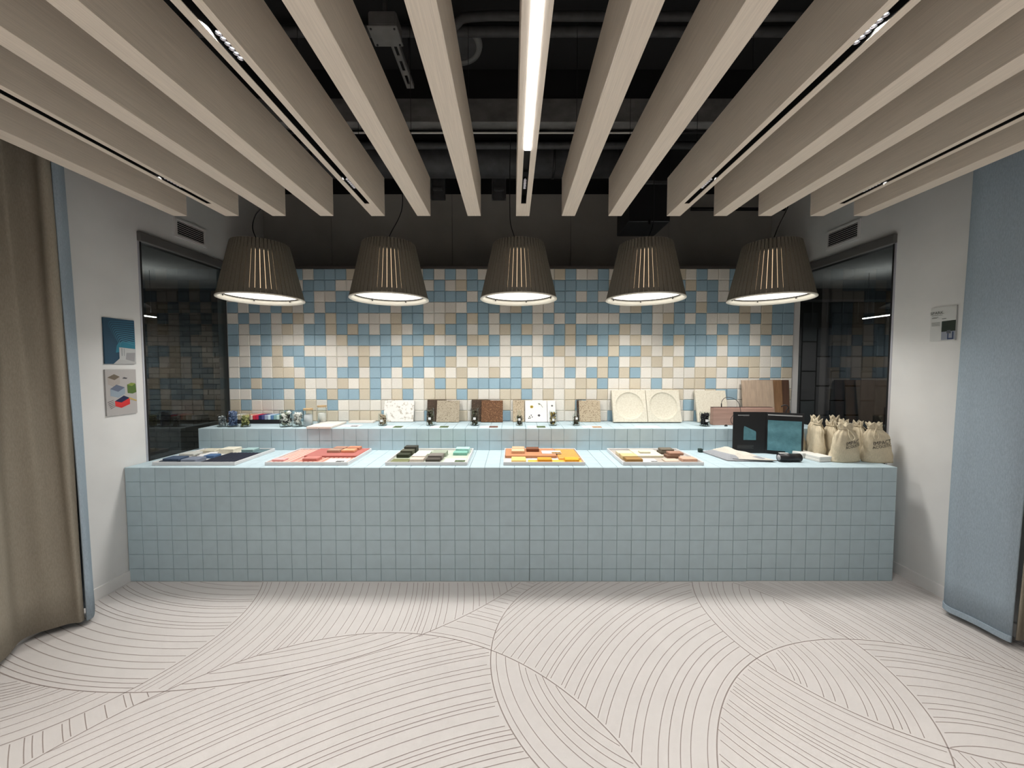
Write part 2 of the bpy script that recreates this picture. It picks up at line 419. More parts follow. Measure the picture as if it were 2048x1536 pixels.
tiled_unit('tiled_riser', -2.548, .112, RF, YT-.006, CT, ST, 27, RR, 'long left pale blue tiled riser carrying jars and felt panels', 'riser', 'tiled riser units', 4)
tiled_unit('tiled_riser', .114, 1.554, RF, YT-.006, CT, ST, 14, RR, 'middle pale blue tiled riser carrying the two dished plates', 'riser', 'tiled riser units', 4)
tiled_unit('tiled_riser', 1.556, 2.556, RF+.002, YT-.006, CT, ST, 10, RR, 'right pale blue tiled riser carrying the timber boards', 'riser', 'tiled riser units', 4)

# ------------------------------------------------------------------ ceiling beams
BZ0, BZ1, BY1, BY0 = 2.425, 2.662, 2.5, -3.0
BX = [-2.116, -1.786, -1.486, -1.181, -.854, -.562, -.241, .068, .359, .657, 1.03, 1.329, 1.613, 1.945, 2.221]
ORD = ['first', 'second', 'third', 'fourth', 'fifth', 'sixth', 'seventh']
M_track = pm('black_track', (.004, .004, .004), .5)
M_lens = pm('dark_lens', (.03, .03, .035), .15, metal=.6)
M_lens_on = emis('lit_lens', (.95, .98, 1.0), 6.0)
M_chrome = pm('lens_reflector', (.5, .5, .55), .15, metal=1.0)
M_led = emis('led_diffuser', (.98, .99, 1.0), STRIP_E, True)
lensm = MB().lathe([(.0001, -.005), (.004, -.004), (.0062, -.001), (.007, .004)], 12).mesh('lens', M_lens, True)
lensm_on = MB().lathe([(.0001, -.005), (.004, -.004), (.0062, -.001), (.007, .004)], 12).mesh('lens', M_lens_on, True)
def area_light(name, loc, power, size, col, parent=None, spread=PI, shape='DISK', sy=None, rot=None):
    d = bpy.data.lights.new(name, 'AREA'); d.energy = power; d.color = col; d.shape = shape; d.size = size; d.spread = spread
    if sy: d.size_y = sy
    o = bpy.data.objects.new(name, d); COL.objects.link(o); o.location = loc
    if parent: o.parent = parent
    if rot: o.rotation_euler = rot
    return o
CUP = MB().lathe([(.0030, .004), (.0075, -.001), (.0085, -.008), (.0091, -.008), (.0091, .005), (.003, .005)], 14, cap=False).mesh('reflector', M_chrome, True)
def spot_module(parent, y, on):
    """recessed module of six lenses, local to the beam"""
    m = MB().box(-.0132, .0132, y-.058, y+.058, .022, .045).build('spot_module', M_track, parent)
    for k in range(6):
        yy = y-.045+k*.018
        inst('lens', lensm_on if on else lensm, m, (0, yy, .017))
        inst('reflector', CUP, m, (0, yy, .0165))
for i, bx in enumerate(BX):
    k = i-7
    slot = i in (1, 4, 7, 10, 13)
    if k == 0: lab = 'centre ceiling beam with the lit white LED strip'
    else:
        lab = '%s beam to the %s of the lit centre beam, pale timber%s' % (ORD[abs(k)-1], 'left' if k < 0 else 'right', ', with a black light slot' if slot else '')
    w = .0425; h = BZ1-BZ0
    b = empty('ceiling_beam', (bx, 0, BZ0)); tag(b, lab, 'beam', 'timber ceiling beams')
    mb = MB()
    if slot:
        e = 2.315; g = .015
        mb.box(-w, -g, BY0, e, 0, .05).box(g, w, BY0, e, 0, .05).box(-w, w, e, BY1, 0, .05).box(-w, w, BY0, BY1, .05, h)
    else: mb.rbox(-w, w, BY0, BY1, 0, h, .0015)
    mb.build('beam_body', M_wood, b)
    if slot:
        MB().box(-.0149, .0149, BY0, 2.314, .046, .0495).build('track', M_track, b)
        MB().box(-.0149, -.0135, BY0, 2.314, .002, .046).box(.0135, .0149, BY0, 2.314, .002, .046).box(-.0149, .0149, 2.309, 2.3145, .002, .046).build('track_liner', M_track, b)
        if i == 7:
            MB().box(-.0130, .0130, -2.9, 1.75, -.002, .030).build('led_strip', M_led, b)
            spot_module(b, 2.09, False)
        else:
            spot_module(b, {1: 2.075, 4: 2.085, 10: 2.085, 13: 2.13}[i], False)
            if i in (4, 10):
                spot_module(b, 1.21 if i == 4 else 1.15, True)
            area_light('low_glare_spot', (0, {1: 2.075, 4: 2.085, 10: 2.085, 13: 2.13}[i]-.063, .020), SPOT_W*.26, .010, COOL, b, spread=math.radians(88))
            for yy in ((1.21 if i in (4, 10) else .9), .1, -.9):  # rear positions have no module: added fill, bounced off the floor onto beams
                area_light('slot_or_fill_light', (0, yy-.063, .012), SPOT_W*(.72 if yy > .5 else 1.15), .012, COOL, b, spread=math.radians(150 if yy > .5 else 95))
    # suspension wires
    for yy in (.9, 2.2):
        MB().tube([(0, yy, h), (0, yy, ZC-BZ0)], .0015, 5).build('suspension_wire', M_blackm, b)

# ------------------------------------------------------------------ pendant lamps
M_felt = pm('lamp_felt', (.175, .158, .128), .95, var=.12, scale=(220, 220, 220), bump=.25, spec=.1)
M_rim = pm('lamp_rim', (.78, .74, .66), .6)
M_diff = emis('lamp_diffuser', (1.0, .965, .87), 2.6)
M_glow = emis('lamp_inner_liner', (1.0, .70, .42), 1.1)
M_dark = pm('dark_clip', (.05, .045, .04), .5)
LR, LT, LH = .281, .188, .405     # rim radius, top radius, height
def rad(z): return LR+(LT-LR)*(z/LH)
NS = 52
def slat_mesh():
    mb = MB(); gap = .0038; th = .0075
    zs = [.004, .33]
    vs = []
    for z in zs:
        ro = rad(z); ha = PI/NS; g = gap/2
        wo = ro*math.tan(ha)-g; ri = ro-th; wi = ri*math.tan(ha)-g
        vs += [(ro*math.cos(ha)+.002, -wo, z), (ro+.003, 0, z), (ro*math.cos(ha)+.002, wo, z), (ri, wi, z), (ri, -wi, z)]
    n = 5
    fs = [tuple(range(n))[::-1], tuple(range(n, 2*n))] + [(i, (i+1) % n, (i+1) % n+n, i+n) for i in range(n)]
    return mb.add(vs, fs).mesh('slat', M_felt)
SLAT = slat_mesh()
def crown_mesh():
    """upper part of the shade: same pleats, closed behind"""
    mb = MB()
    for q in range(NS):
        a = 2*PI*q/NS; c, s = math.cos(a), math.sin(a); vs = []
        for z in (.331, LH):
            ro = rad(z); ha = PI/NS; g = .0022
            wo = ro*math.tan(ha)-g; ri = ro-.012; wi = ri*math.tan(ha)-g
            for (rx, ty) in [(ro, -wo), (ro+.003, 0), (ro, wo), (ri, wi), (ri, -wi)]: vs.append((rx*c-ty*s, rx*s+ty*c, z))
        n = 5
        mb.add(vs, [tuple(range(n))[::-1], tuple(range(n, 2*n))] + [(i, (i+1) % n, (i+1) % n+n, i+n) for i in range(n)])
    mb.lathe([(rad(.33)-.0125, .33), (rad(.33)-.016, .33), (LT-.016, LH-.004), (.02, LH-.004), (.02, LH-.001), (LT-.0125, LH-.001)], 52, cap=False)
    return mb.mesh('shade_crown', M_felt)
CROWN = crown_mesh()
RIM = MB().lathe([(LR-.004, .010), (LR+.0045, .008), (LR+.005, .001), (LR-.001, -.002), (LR-.011, 0), (LR-.021, .034), (LR-.019, .036), (LR-.012, .012)], 64, cap=False).mesh('rim', M_rim, True)
LIP = MB().lathe([(LR-.021, .032), (LR-.026, .032), (LR-.027, .042), (LR-.020, .042)], 64, cap=False).mesh('lip', M_dark, True)
DIFF = MB().lathe([(.001, .040), (LR-.0265, .040)], 64, cap=False).mesh('diffuser', M_diff)
LINER = MB().lathe([(rad(.05)-.014, .050), (rad(.32)-.014, .322)], 52, cap=False).mesh('glow_liner', M_glow)
CLIP = MB().rbox(-.004, .004, -.004, .004, 0, .014, .001).mesh('clip', M_dark)
LX = [-1.868, -.914, .049, .993, 1.926]; LY = 2.9; LZ = 1.964
LLAB = ['slatted taupe pendant lamp hanging at the far left beside the dark glass', 'slatted taupe pendant lamp, second from the left', 'slatted taupe pendant lamp in the centre of the row of five',
        'slatted taupe pendant lamp, second from the right', 'slatted taupe pendant lamp at the far right of the row']
CAB = [[(0, 0), (-.03, .05), (-.055, .13), (-.03, .22), (.04, .30), (.10, .42), (.14, .62), (.14, 1.05)],
       [(0, 0), (.0, .05), (.02, .10), (.07, .19), (.10, .28), (.10, .40), (.06, .6), (.05, 1.05)],
       [(0, 0), (-.03, .06), (-.06, .16), (-.065, .28), (-.065, .5), (-.06, .8), (-.06, 1.05)],
       [(0, 0), (.02, .06), (.05, .14), (.06, .24), (.055, .5), (.05, .8), (.05, 1.05)],
       [(0, 0), (.02, .06), (.05, .14), (.11, .27), (.17, .45), (.2, .7), (.2, 1.05)]]
CABX = [-.05, -.03, -.01, .02, -.12]
for i, lx in enumerate(LX):
    p = empty('pendant_lamp', (lx, LY, LZ), (0, 0, PI/NS*(i % 2)))
    tag(p, LLAB[i], 'lamp', 'pendant lamps over the counter')
    for q in range(NS): inst('slat', SLAT, p, None, (0, 0, 2*PI*q/NS))
    inst('shade_crown', CROWN, p); rm_ = inst('rim', RIM, p); inst('lip', LIP, rm_); df = inst('diffuser', DIFF, p); inst('glow_liner', LINER, p)
    for q in range(6):
        a = 2*PI*(q+.25)/6; inst('clip', CLIP, df, ((LR-.028)*math.cos(a), (LR-.028)*math.sin(a), .020), (0, 0, a))
    pts = [(x, 0, LH-.004+z*(ZC-LZ-LH)/1.05) for x, z in CAB[i]]
    MB().tube(spline(pts, 6), .0035, 6).build('cable', M_blackm, p, True)
    area_light('lamp_light', (0, 0, .0375), PEND_W, .24, PEND_COL, p, spread=math.radians(140))


# ------------------------------------------------------------------ ceiling services in the dark void
def svc(o, lab, cat, grp=None): return tag(o, lab, cat, grp)
svc(MB().rbox(XL, XR, 2.62, 2.74, 3.08, 3.235, .004).build('concrete_downstand', M_conc), 'grey concrete downstand crossing the dark ceiling void', 'concrete beam')
svc(MB().tube([(-1.10, 2.67, 3.042), (.835, 2.67, 3.042)], .006, 8).build('white_conduit', pm('conduit_white', (.75, .74, .70), .5), None, True), 'thin bright white conduit running across the ceiling void', 'conduit')
svc(MB().tube([(XL+.01, 2.70, 3.063), (XR-.01, 2.70, 3.063)], .012, 10).build('black_pipe', M_blackm, None, True), 'black pipe running across just above the white conduit', 'pipe')
svc(MB().tube([(XL+.01, 3.10, 3.20), (XR-.01, 3.10, 3.20)], .028, 10).build('service_pipe', M_duct, None, True), 'dark grey service pipe behind the white conduit', 'pipe')
d = empty('air_duct', (0, 3.45, 3.26)); svc(d, 'long dark duct along the top of the grey wall', 'duct')
MB().tube([(XL+.02, 0, 0), (.95, 0, 0)], .135, 20).build('duct_body', M_duct, d, True)
for x in (-1.7, -.9, 0.35, .9): MB().tube([(x, 0, 0), (x+.02, 0, 0)], .141, 20).build('duct_band', M_blackm, d, True)
for j, x in enumerate((-.68, -.12)):
    t = empty('cable_tray', (x, 3.62, 3.0)); svc(t, 'dark vertical cable tray %s the short strut in the void' % ('left of' if j == 0 else 'nearest the centre beam, right of'), 'cable tray', 'vertical cable trays')
    MB().box(-.06, .06, 0, .012, 0, .40).build('tray_back', M_duct, t)
    for s in (-1, 1): MB().box(s*.06-.005, s*.06+.005, -.03, .012, 0, .40).build('tray_flange', M_duct, t)
    MB().box(-.045, .045, -.03, .0, .08, .10).build('tray_rung', M_duct, t); MB().box(-.045, .045, -.03, .0, .25, .27).build('tray_rung', M_duct, t)
svc(MB().box(XL, XR, 2.625, 2.74, 3.236, ZC).build('bulkhead', M_black), 'black bulkhead above the grey concrete downstand', 'bulkhead')
# grey junction plate and slotted strut
j = empty('access_box', (-.605, 1.915, 3.05)); svc(j, 'grey square service box with a lid in the ceiling void', 'service box')
M_svcg = pm('service_grey', (.20, .20, .20), .6, var=.1, scale=(20, 20, 20))
MB().rbox(-.066, .066, -.054, .054, 0, .07, .008).build('box_body', M_svcg, j)
MB().rbox(-.070, .070, -.058, .058, -.008, 0, .003).build('box_lid', M_svcg, j)
for sx in (-.055, .055):
    for sy in (-.045, .045): MB().lathe([(.005, -.011), (.005, -.007)], 8, (sx, sy, 0)).build('screw', M_blackm, j)
MB().tube([(0, 0, .07), (0, 0, ZC-3.05)], .012, 8).build('hanger', M_duct, j, True)
s = empty('slotted_strut', (-.597, 2.20, 3.10)); svc(s, 'slotted metal strut running back from the grey service box', 'strut')
mb = MB().box(-.020, -.008, -.20, .14, 0, .004).box(.008, .020, -.20, .14, 0, .004)
for k in range(4): mb.box(-.008, .008, -.20+k*.102, -.20+k*.102+.034, 0, .004)
mb.build('strut_web', M_svcg, s)
for q in (-1, 1): MB().box(q*.020-.0015, q*.020+.0015, -.20, .14, 0, .025).build('strut_flange', M_svcg, s)
MB().tube([(0, .11, .004), (0, .11, ZC-3.10)], .006, 6).build('rod', M_duct, s, True)
# round ceiling speaker
q = empty('round_speaker', (-.334, 2.42, ZC-.001)); svc(q, 'round ring-edged speaker on the dark slab', 'speaker')
MB().lathe([(.118, 0), (.118, -.018), (.150, -.018), (.155, 0)], 40, cap=False).build('speaker_ring', pm('speaker_ring_grey', (.16, .16, .16), .6), q, True)
MB().lathe([(.001, -.012), (.118, -.012)], 40, cap=False).build('speaker_grille', M_duct, q)
svc(MB().tube(spline([(XL+.02, 2.27, 3.365), (-.6, 2.27, 3.365), (1.0, 2.27, 3.365), (XR-.02, 2.27, 3.365)], 4), .028, 10).build('sprinkler_pipe', M_duct, None, True), 'dark sprinkler pipe crossing in front of the round speaker', 'pipe')
svc(MB().tube(spline([(-.42, 2.27, 3.29), (-.30, 2.14, 3.29), (-.17, 2.09, 3.29), (.5, 2.09, 3.29), (XR-.02, 2.09, 3.29)], 6), .022, 10).build('bent_pipe', M_duct, None, True), 'dark bent pipe nearest the viewer in the ceiling void', 'pipe')
c = empty('hanging_duct', (1.13, 3.40, 2.655)); c.location.z = 2.655; svc(c, 'black square duct dropping down behind the right beams', 'duct')
MB().rbox(-.17, .17, -.18, .18, 0, ZC-2.655, .006).build('duct_body', M_blackm, c)
MB().rbox(-.18, .18, -.19, .19, .30, .33, .003).build('flange', M_duct, c)
MB().box(-.01, .01, -.182, -.18, -.02, .02).build('tag_plate', M_black, c)
svc(MB().tube([(1.78, 3.9, 3.03), (XR-.02, 3.9, 3.03)], .018, 8).build('wall_bar', M_blackm, None, True), 'black bar high against the grey wall at right', 'bar')
e = empty('angled_pipe', (1.36, 2.95, 2.97)); svc(e, 'black pipe with bright coupling sloping up behind the right beams', 'pipe')
MB().tube([(-.05, -.02, -.04), (.28, .02, .25)], .018, 8).build('pipe_run', M_duct, e, True)
MB().tube([(-.035, -.015, -.025), (.005, -.004, .015)], .024, 10).build('coupling', M_silver, e, True)

# ------------------------------------------------------------------ wall vents
def vent(x, sgn, y0, y1, z0, z1, lab):
    """sgn = direction into the room"""
    v = empty('wall_vent', (x+sgn*.001, (y0+y1)/2, z0)); tag(v, lab, 'vent', 'wall vents')
    h = (y1-y0)/2; H = z1-z0; t = .02
    xs = sorted((0, sgn*.010))
    MB().box(*xs, -h-t, h+t, -t, 0).box(*xs, -h-t, h+t, H, H+t).box(*xs, -h-t, -h, 0, H).box(*xs, h, h+t, 0, H).build('vent_frame', M_white, v)
    MB().box(*sorted((0, sgn*.002)), -h, h, 0, H).build('vent_backing', M_black, v)
    n = 7
    sm = MB().add([(0, -h, -.003), (sgn*.009, -h, -.006), (sgn*.009, h, -.006), (0, h, -.003), (0, -h, .000), (sgn*.009, -h, -.003), (sgn*.009, h, -.003), (0, h, .0)],
                  [(0,3,2,1),(4,5,6,7),(0,1,5,4),(1,2,6,5),(2,3,7,6),(3,0,4,7)]).mesh('slat', M_white)
    for k in range(n): inst('slat', sm, v, (0, 0, (k+.7)*H/n))
vent(XL, 1, 3.045, 3.31, 2.495, 2.605, 'white slatted air vent high on the left wall')
vent(XR, -1, 3.085, 3.37, 2.492, 2.605, 'white slatted air vent high on the right wall')

# ------------------------------------------------------------------ pictures on the walls
def flat_poly(mb, u0, pts, d, X, sgn, mi):
    pass
def picture(x, sgn, y0, y1, z0, z1, base, lab, cat, shapes, border=None):
    """panel on a side wall; shapes are (colour, polygon in 0..1 across the picture as seen from the room)"""
    p = empty('wall_print', (x+sgn*.001, (y0+y1)/2, z0)); tag(p, lab, cat, 'prints on the side walls')
    h = (y1-y0)/2; H = z1-z0
    bd = MB().box(*sorted((0, sgn*.008)), -h, h, 0, H).build('board', base, p)
    for k, (nm, col, poly) in enumerate(shapes):
        def pt(u, w): # left wall: u grows with y ; right wall: u grows against y
            return ((u-.5)*2*h if sgn > 0 else (.5-u)*2*h, w*H)
        dx = sgn*(.0084+.00012*k)
        vs = [(dx, *pt(u, w)) for u, w in poly]
        MB().add(vs, [tuple(range(len(vs)))]).build(nm, pm('print_%d_%d_%d' % tuple(int(c*255) for c in col), col, .5), bd)
    return bd
wave = []
for k in range(11):
    o = k*.034
    pts = [(.14+o, .30)] + [(.14+o+.10*(1-math.cos(a)), .94-o*1.25-.12+.12*math.sin(a)) for a in [PI/2*q/5 for q in range(6)]] + [(1, .97-o*1.55)]
    pts2 = [(u, w) for u, w in pts[1:]] + [(1, .97-o*1.55-.020)] + [(u+.008, w-.018) for u, w in pts[1:-1][::-1]]
    wave.append(('ripple_line', (.02+.004*k, .10+.012*k, .17+.014*k), pts2))
picture(XL, 1, 2.466, 2.668, 1.483, 1.781, pm('print_deep_blue', (.012, .055, .10), .5), 'print of a deep blue rippled interior, upper on the left wall', 'picture',
    [('teal_glow', (.02, .17, .25), [(.35, .25), (1, .33), (1, .52), (.45, .48), (.38, .40)])] + wave +
    [('bright_floor', (.42, .42, .42), [(.25, 0), (1, 0), (1, .06), (.45, .12)]), ('bright_window', (.45, .46, .46), [(.45, .10), (1, .05), (1, .345), (.45, .37)]),
     ('chair_shape', (.28, .28, .29), [(.65, .1), (.95, .05), (.98, .26), (.68, .25)]), ('mullion', (.25, .26, .27), [(.52, .18), (.55, .18), (.55, .35), (.52, .355)]), ('mullion', (.25, .26, .27), [(.60, .18), (.62, .18), (.62, .345), (.60, .35)])])
picture(XL, 1, 2.463, 2.664, 1.145, 1.446, pm('print_pale_grey', (.42, .40, .39), .5), 'print of colourful felt boxes, lower on the left wall', 'picture',
    [('tan_box_side', (.38, .34, .31), [(.06, .83), (.28, .78), (.45, .84), (.45, .69), (.26, .62), (.07, .68)]), ('tan_box_inside', (.14, .11, .08), [(.06, .83), (.27, .90), (.45, .84), (.28, .77)]),
     ('blue_box_side', (.26, .32, .38), [(.13, .58), (.37, .52), (.60, .60), (.60, .46), (.38, .38), (.13, .43)]), ('blue_box_inside', (.12, .14, .20), [(.13, .58), (.33, .67), (.60, .60), (.38, .51)]),
     ('green_cup', (.08, .14, .03), [(.68, .66), (.97, .67), (.99, .48), (.85, .45), (.69, .47)]), ('green_cup_inside', (.20, .26, .05), [(.68, .66), (.82, .70), (.97, .68), (.84, .62)]),
     ('red_box', (.60, .03, .03), [(.26, .31), (.45, .28), (.75, .36), (.75, .22), (.46, .15), (.27, .20)]), ('navy_inside', (.012, .015, .06), [(.26, .31), (.55, .42), (.75, .36), (.47, .27)]),
     ('yellow_pen', (.50, .36, .12), [(.72, .38), (.98, .30), (.98, .27), (.73, .34)])] +
    [('pencil', (.12, .11, .11), [(.03+.02*k, .30-.035*k), (.22+.01*k, .34-.035*k), (.22+.01*k, .332-.035*k), (.03+.02*k, .285-.035*k)]) for k in range(5)] +
    [('dark_scrap', (.07, .07, .08), [(.52, .80), (.66, .79), (.70, .81), (.58, .83)])])
sg = picture(XR, -1, 2.376, 2.520, 1.629, 1.843, pm('sign_white', (.60, .61, .60), .5), 'white information sign with a photo on the right wall beside the blue curtain', 'sign',
    [('photo_dark', (.012, .022, .014), [(.46, .26), (1, .26), (1, .58), (.46, .575)]), ('photo_pale', (.28, .30, .36), [(.46, .02), (1, .02), (1, .27), (.46, .26)]),
     ('photo_blue', (.03, .05, .12), [(.70, .03), (.94, .03), (.94, .25), (.88, .25), (.88, .07), (.75, .07), (.75, .22), (.70, .22)]), ('photo_grey', (.09, .10, .12), [(.66, .21), (.84, .20), (.82, .30), (.68, .30)])] +
    [('text_line', (.16, .17, .16), [(.06, z), (u, z), (u, z+.012), (.06, z+.012)]) for u, z in [(.48, .755), (.32, .70), (.26, .675)]] +
    [('text_line', (.28, .29, .28), [(.06, z), (.40, z), (.40, z+.012), (.06, z+.012)]) for z in (.45, .475, .50, .525, .55)] + [('text_line', (.12, .13, .12), [(.47, .635), (.64, .64), (.64, .66), (.47, .655)])])
vs, fs = text_pts('SPARK.', .026)
MB().add([(-.0096, -(u-.033), .178+v) for u, v in vs], fs).build('lettering', pm('sign_ink', (.03, .05, .04), .5), sg)

# ------------------------------------------------------------------ curtains
def cloth(name, col):
    return pm(name, col, .95, var=.10, scale=(260, 260, 60), bump=.35, bscale=700, spec=.08)
M_linen = cloth('linen_beige', (.33, .295, .24)); M_cblue = cloth('curtain_blue', (.33, .40, .46))
def sheet(path, z0, z1, lean, parent, name, mat, th=.004, sway=0.0, zr=None):
    P2 = [Vector((p[0], p[1], 0)) for p in spline([(x, y, 0) for x, y in path], 8)]
    nrm = []
    for i in range(len(P2)):
        t = (P2[min(i+1, len(P2)-1)]-P2[max(i-1, 0)]).normalized(); nrm.append(Vector((t.y, -t.x, 0)))
    nz = 14; mb = MB(); n = len(P2)
    def row(side, k):
        z = z0+(z1-z0)*k/nz; out = []; ra, rb_ = zr or (z0, z1); f = (z-ra)/(rb_-ra)
        for i in range(n):
            p = P2[i]+nrm[i]*(side*th/2)
            a = 1-.25*f + .06*math.sin(3*f+i*.3)*sway
            w_ = (.030*f+.006)*math.sin(i*.42+1.2*f+1.0) if sway > .7 else 0
            p = p+nrm[i]*w_
            out.append((p.x+sway*.012*math.sin(5*f+i*.21), p.y+lean*f, z))
        return out
    vs = []
    for side in (-1, 1):
        for k in range(nz+1): vs += row(side, k)
    fs = []; o2 = n*(nz+1)
    for k in range(nz):
        for i in range(n-1):
            a, b = k*n+i, k*n+i+1
            fs.append((a, b, b+n, a+n)); fs.append((o2+a, o2+a+n, o2+b+n, o2+b))
    for k in range(nz):
        fs.append((k*n, (k+1)*n, o2+(k+1)*n, o2+k*n)); fs.append((k*n+n-1, o2+k*n+n-1, o2+(k+1)*n+n-1, (k+1)*n+n-1))
    for i in range(n-1):
        fs.append((i, o2+i, o2+i+1, i+1)); fs.append((nz*n+i, nz*n+i+1, o2+nz*n+i+1, o2+nz*n+i))
    return mb.add(vs, fs).build(name, mat, parent, True)
lc = empty('curtain', (0, 0, 0)); tag(lc, 'beige linen curtain with a blue lining hanging on the left wall', 'curtain', 'side curtains')
sheet([(-2.52, .55), (-2.42, .68), (-2.54, .84), (-2.42, 1.0), (-2.54, 1.17), (-2.42, 1.34), (-2.47, 1.44), (-2.555, 1.55), (-2.45, 1.69), (-2.486, 1.804), (-2.550, 1.925), (-2.546, 2.011), (-2.490, 2.066), (-2.425, 2.092), (-2.405, 2.108)], .035, 2.75, -.055, lc, 'linen_face', M_linen, .005, .8)
sheet([(-2.405, 2.112), (-2.410, 2.142), (-2.452, 2.195), (-2.487, 2.228), (-2.545, 2.225), (-2.585, 2.16), (-2.59, 2.05)], .030, 2.75, -.055, lc, 'blue_lining', M_cblue, .005, .5)
rc = empty('curtain', (0, 0, 0)); tag(rc, 'grey-blue curtain with a beige reverse hanging on the right wall', 'curtain', 'side curtains')
sheet([(2.66, 2.20), (2.625, 2.245), (2.583, 2.235), (2.562, 2.185), (2.566, 2.125), (2.575, 2.05), (2.589, 1.976), (2.602, 1.936)], .034, 2.75, -.03, rc, 'blue_face', M_cblue, .005, .6)
sheet([(2.612, 1.935), (2.640, 1.925), (2.668, 1.88), (2.66, 1.78), (2.60, 1.66), (2.58, 1.55), (2.66, 1.40), (2.57, 1.22), (2.66, 1.05), (2.57, .88), (2.66, .7)], .050, 2.75, -.03, rc, 'beige_reverse', M_linen, .005, .8)
sheet([(2.66, 2.20), (2.625, 2.245), (2.583, 2.235), (2.562, 2.185), (2.566, 2.125), (2.575, 2.05), (2.589, 1.976), (2.602, 1.936)], .032, .066, -.03, rc, 'hem', M_cblue, .013, .6, (.034, 2.75))

# ------------------------------------------------------------------ rooms beyond the side glass
def shell(sgn, x0, x1, nm, lab):
    a, b = sorted((x0, x1))
    MBs = MB().box(a, b, 2.0, 5.6, -.1, -.001).box(a, b, 1.9, 2.0, 0, 2.56).box(*sorted((x1, x1+sgn*.1)), 2.0, 5.6, 0, 2.56)
    r = struct(MBs.build('floor_'+nm, M_floor_n)); r['label'] = lab
    r = struct(MB().box(a, b, 2.0, 5.6, 2.52, 2.6).build('ceiling_'+nm, M_wall)); r['label'] = 'pale ceiling of the room behind the %s glass' % nm
    r = struct(MB().box(a, b, 5.25, 5.6, 0, 2.6).box(*sorted((x0, x0+sgn*.01)), 4.0, 5.25, 0, 2.6).build('wall_beyond_'+nm, M_nwall)); r['label'] = 'far wall of the room behind the %s glass' % nm
    return r
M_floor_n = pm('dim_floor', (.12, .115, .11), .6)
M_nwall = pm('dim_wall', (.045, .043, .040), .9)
bl = shell(-1, XL-.12, -6.6, 'left', 'dark floor and side walls of the room behind the left glass')
M_brick = pm('slate_brick', (.13, .118, .098), .9, var=.35, scale=(6, 6, 18), bump=.5, bscale=70)
M_brick2 = pm('slate_brick_pale', (.20, .185, .155), .9, var=.3, scale=(6, 6, 18), bump=.5, bscale=70)
bw, bh = .215, .072; rb = random.Random(5)
brm = [MB().rbox(-bw/2+.004, bw/2-.004, 0, .03, -bh/2+.004, bh/2-.004, .004).mesh('brick', m) for m in (M_brick, M_brick2)]
brest = MB()
for r in range(32):
    z = (r+.5)*bh
    if z > 2.33: break
    x = -6.5+(bw/2 if r % 2 else 0)
    while x < -2.85:
        if -5.05 < x < -3.75 and z > .75: inst('brick', brm[rb.random() < .35], bl, (x, 5.222+rb.uniform(-.006, .006), z))
        else: brest.box(x-bw/2+.004, x+bw/2-.004, 5.222, 5.25, z-bh/2+.004, z+bh/2-.004)
        x += bw
stuff(brest.build('brickwork', M_brick, bl))
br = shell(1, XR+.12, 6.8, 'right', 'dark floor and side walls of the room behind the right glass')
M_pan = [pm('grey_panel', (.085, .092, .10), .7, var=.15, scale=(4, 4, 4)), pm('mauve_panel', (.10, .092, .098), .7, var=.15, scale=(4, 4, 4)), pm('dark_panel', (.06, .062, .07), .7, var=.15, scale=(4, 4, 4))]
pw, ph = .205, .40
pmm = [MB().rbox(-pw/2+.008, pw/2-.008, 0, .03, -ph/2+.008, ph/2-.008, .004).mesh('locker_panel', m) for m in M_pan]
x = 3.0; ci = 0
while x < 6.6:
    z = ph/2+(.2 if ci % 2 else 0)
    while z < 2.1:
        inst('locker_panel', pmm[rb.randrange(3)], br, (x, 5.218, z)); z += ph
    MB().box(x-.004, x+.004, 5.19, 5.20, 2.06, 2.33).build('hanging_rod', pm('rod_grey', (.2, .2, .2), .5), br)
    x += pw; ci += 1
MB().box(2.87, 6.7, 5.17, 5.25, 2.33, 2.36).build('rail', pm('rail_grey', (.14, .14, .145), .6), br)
M_bar = emis('linear_lamp_glow', (1, .98, .95), 26.0)
M_sauc = pm('saucer_grey', (.35, .34, .32), .6)
def room_lamp(x, y0, n, ln, lab):
    l = empty('linear_lamp', (x, y0, 2.005)); tag(l, lab, 'lamp', 'linear lamps behind the glass')
    MB().rbox(-.02, .02, 0, ln+.02, .012, .05, .004).build('housing', M_blackm, l)
    for k in range(n): MB().box(-.014, .014, .01+k*ln/n, ln/n*(k+1)-.012, .004, .0125).build('light_tube', M_bar, l)
    area_light('ceiling_fill_light', (0, ln/2, .056), 1.6, ln*.9, COOL, l, shape='RECTANGLE', sy=.02, rot=(PI, 0, PI/2))  # added fill that brightens the neighbour ceiling; the tubes only shine down
    area_light('tube_light', (0, ln/2, .002), 16.0, ln*.9, COOL, l, shape='RECTANGLE', sy=.02, rot=(0, 0, PI/2))
    for yy in (.06, ln-.06): MB().tube([(0, yy, .05), (0, yy, .515)], .002, 5).build('wire', M_blackm, l)
room_lamp(-3.97, 4.00, 1, .32, 'white linear lamp seen through the left glass')
room_lamp(4.02, 4.02, 4, .42, 'white linear lamp in four short tubes seen through the right glass')
def saucer(x, y, z, lab):
    l = empty('saucer_lamp', (x, y, z)); tag(l, lab, 'lamp', 'saucer lamps behind the glass')
    MB().lathe([(.16, 0), (.12, .03), (.04, .06), (.012, .07)], 28).build('saucer_shade', M_sauc, l, True)
    MB().tube([(0, 0, .07), (0, 0, 2.52-z)], .003, 5).build('wire', M_blackm, l)
saucer(-4.5, 4.6, 2.19, 'small grey saucer lamp seen through the left glass')
saucer(4.62, 4.65, 2.18, 'small grey saucer lamp seen through the right glass')

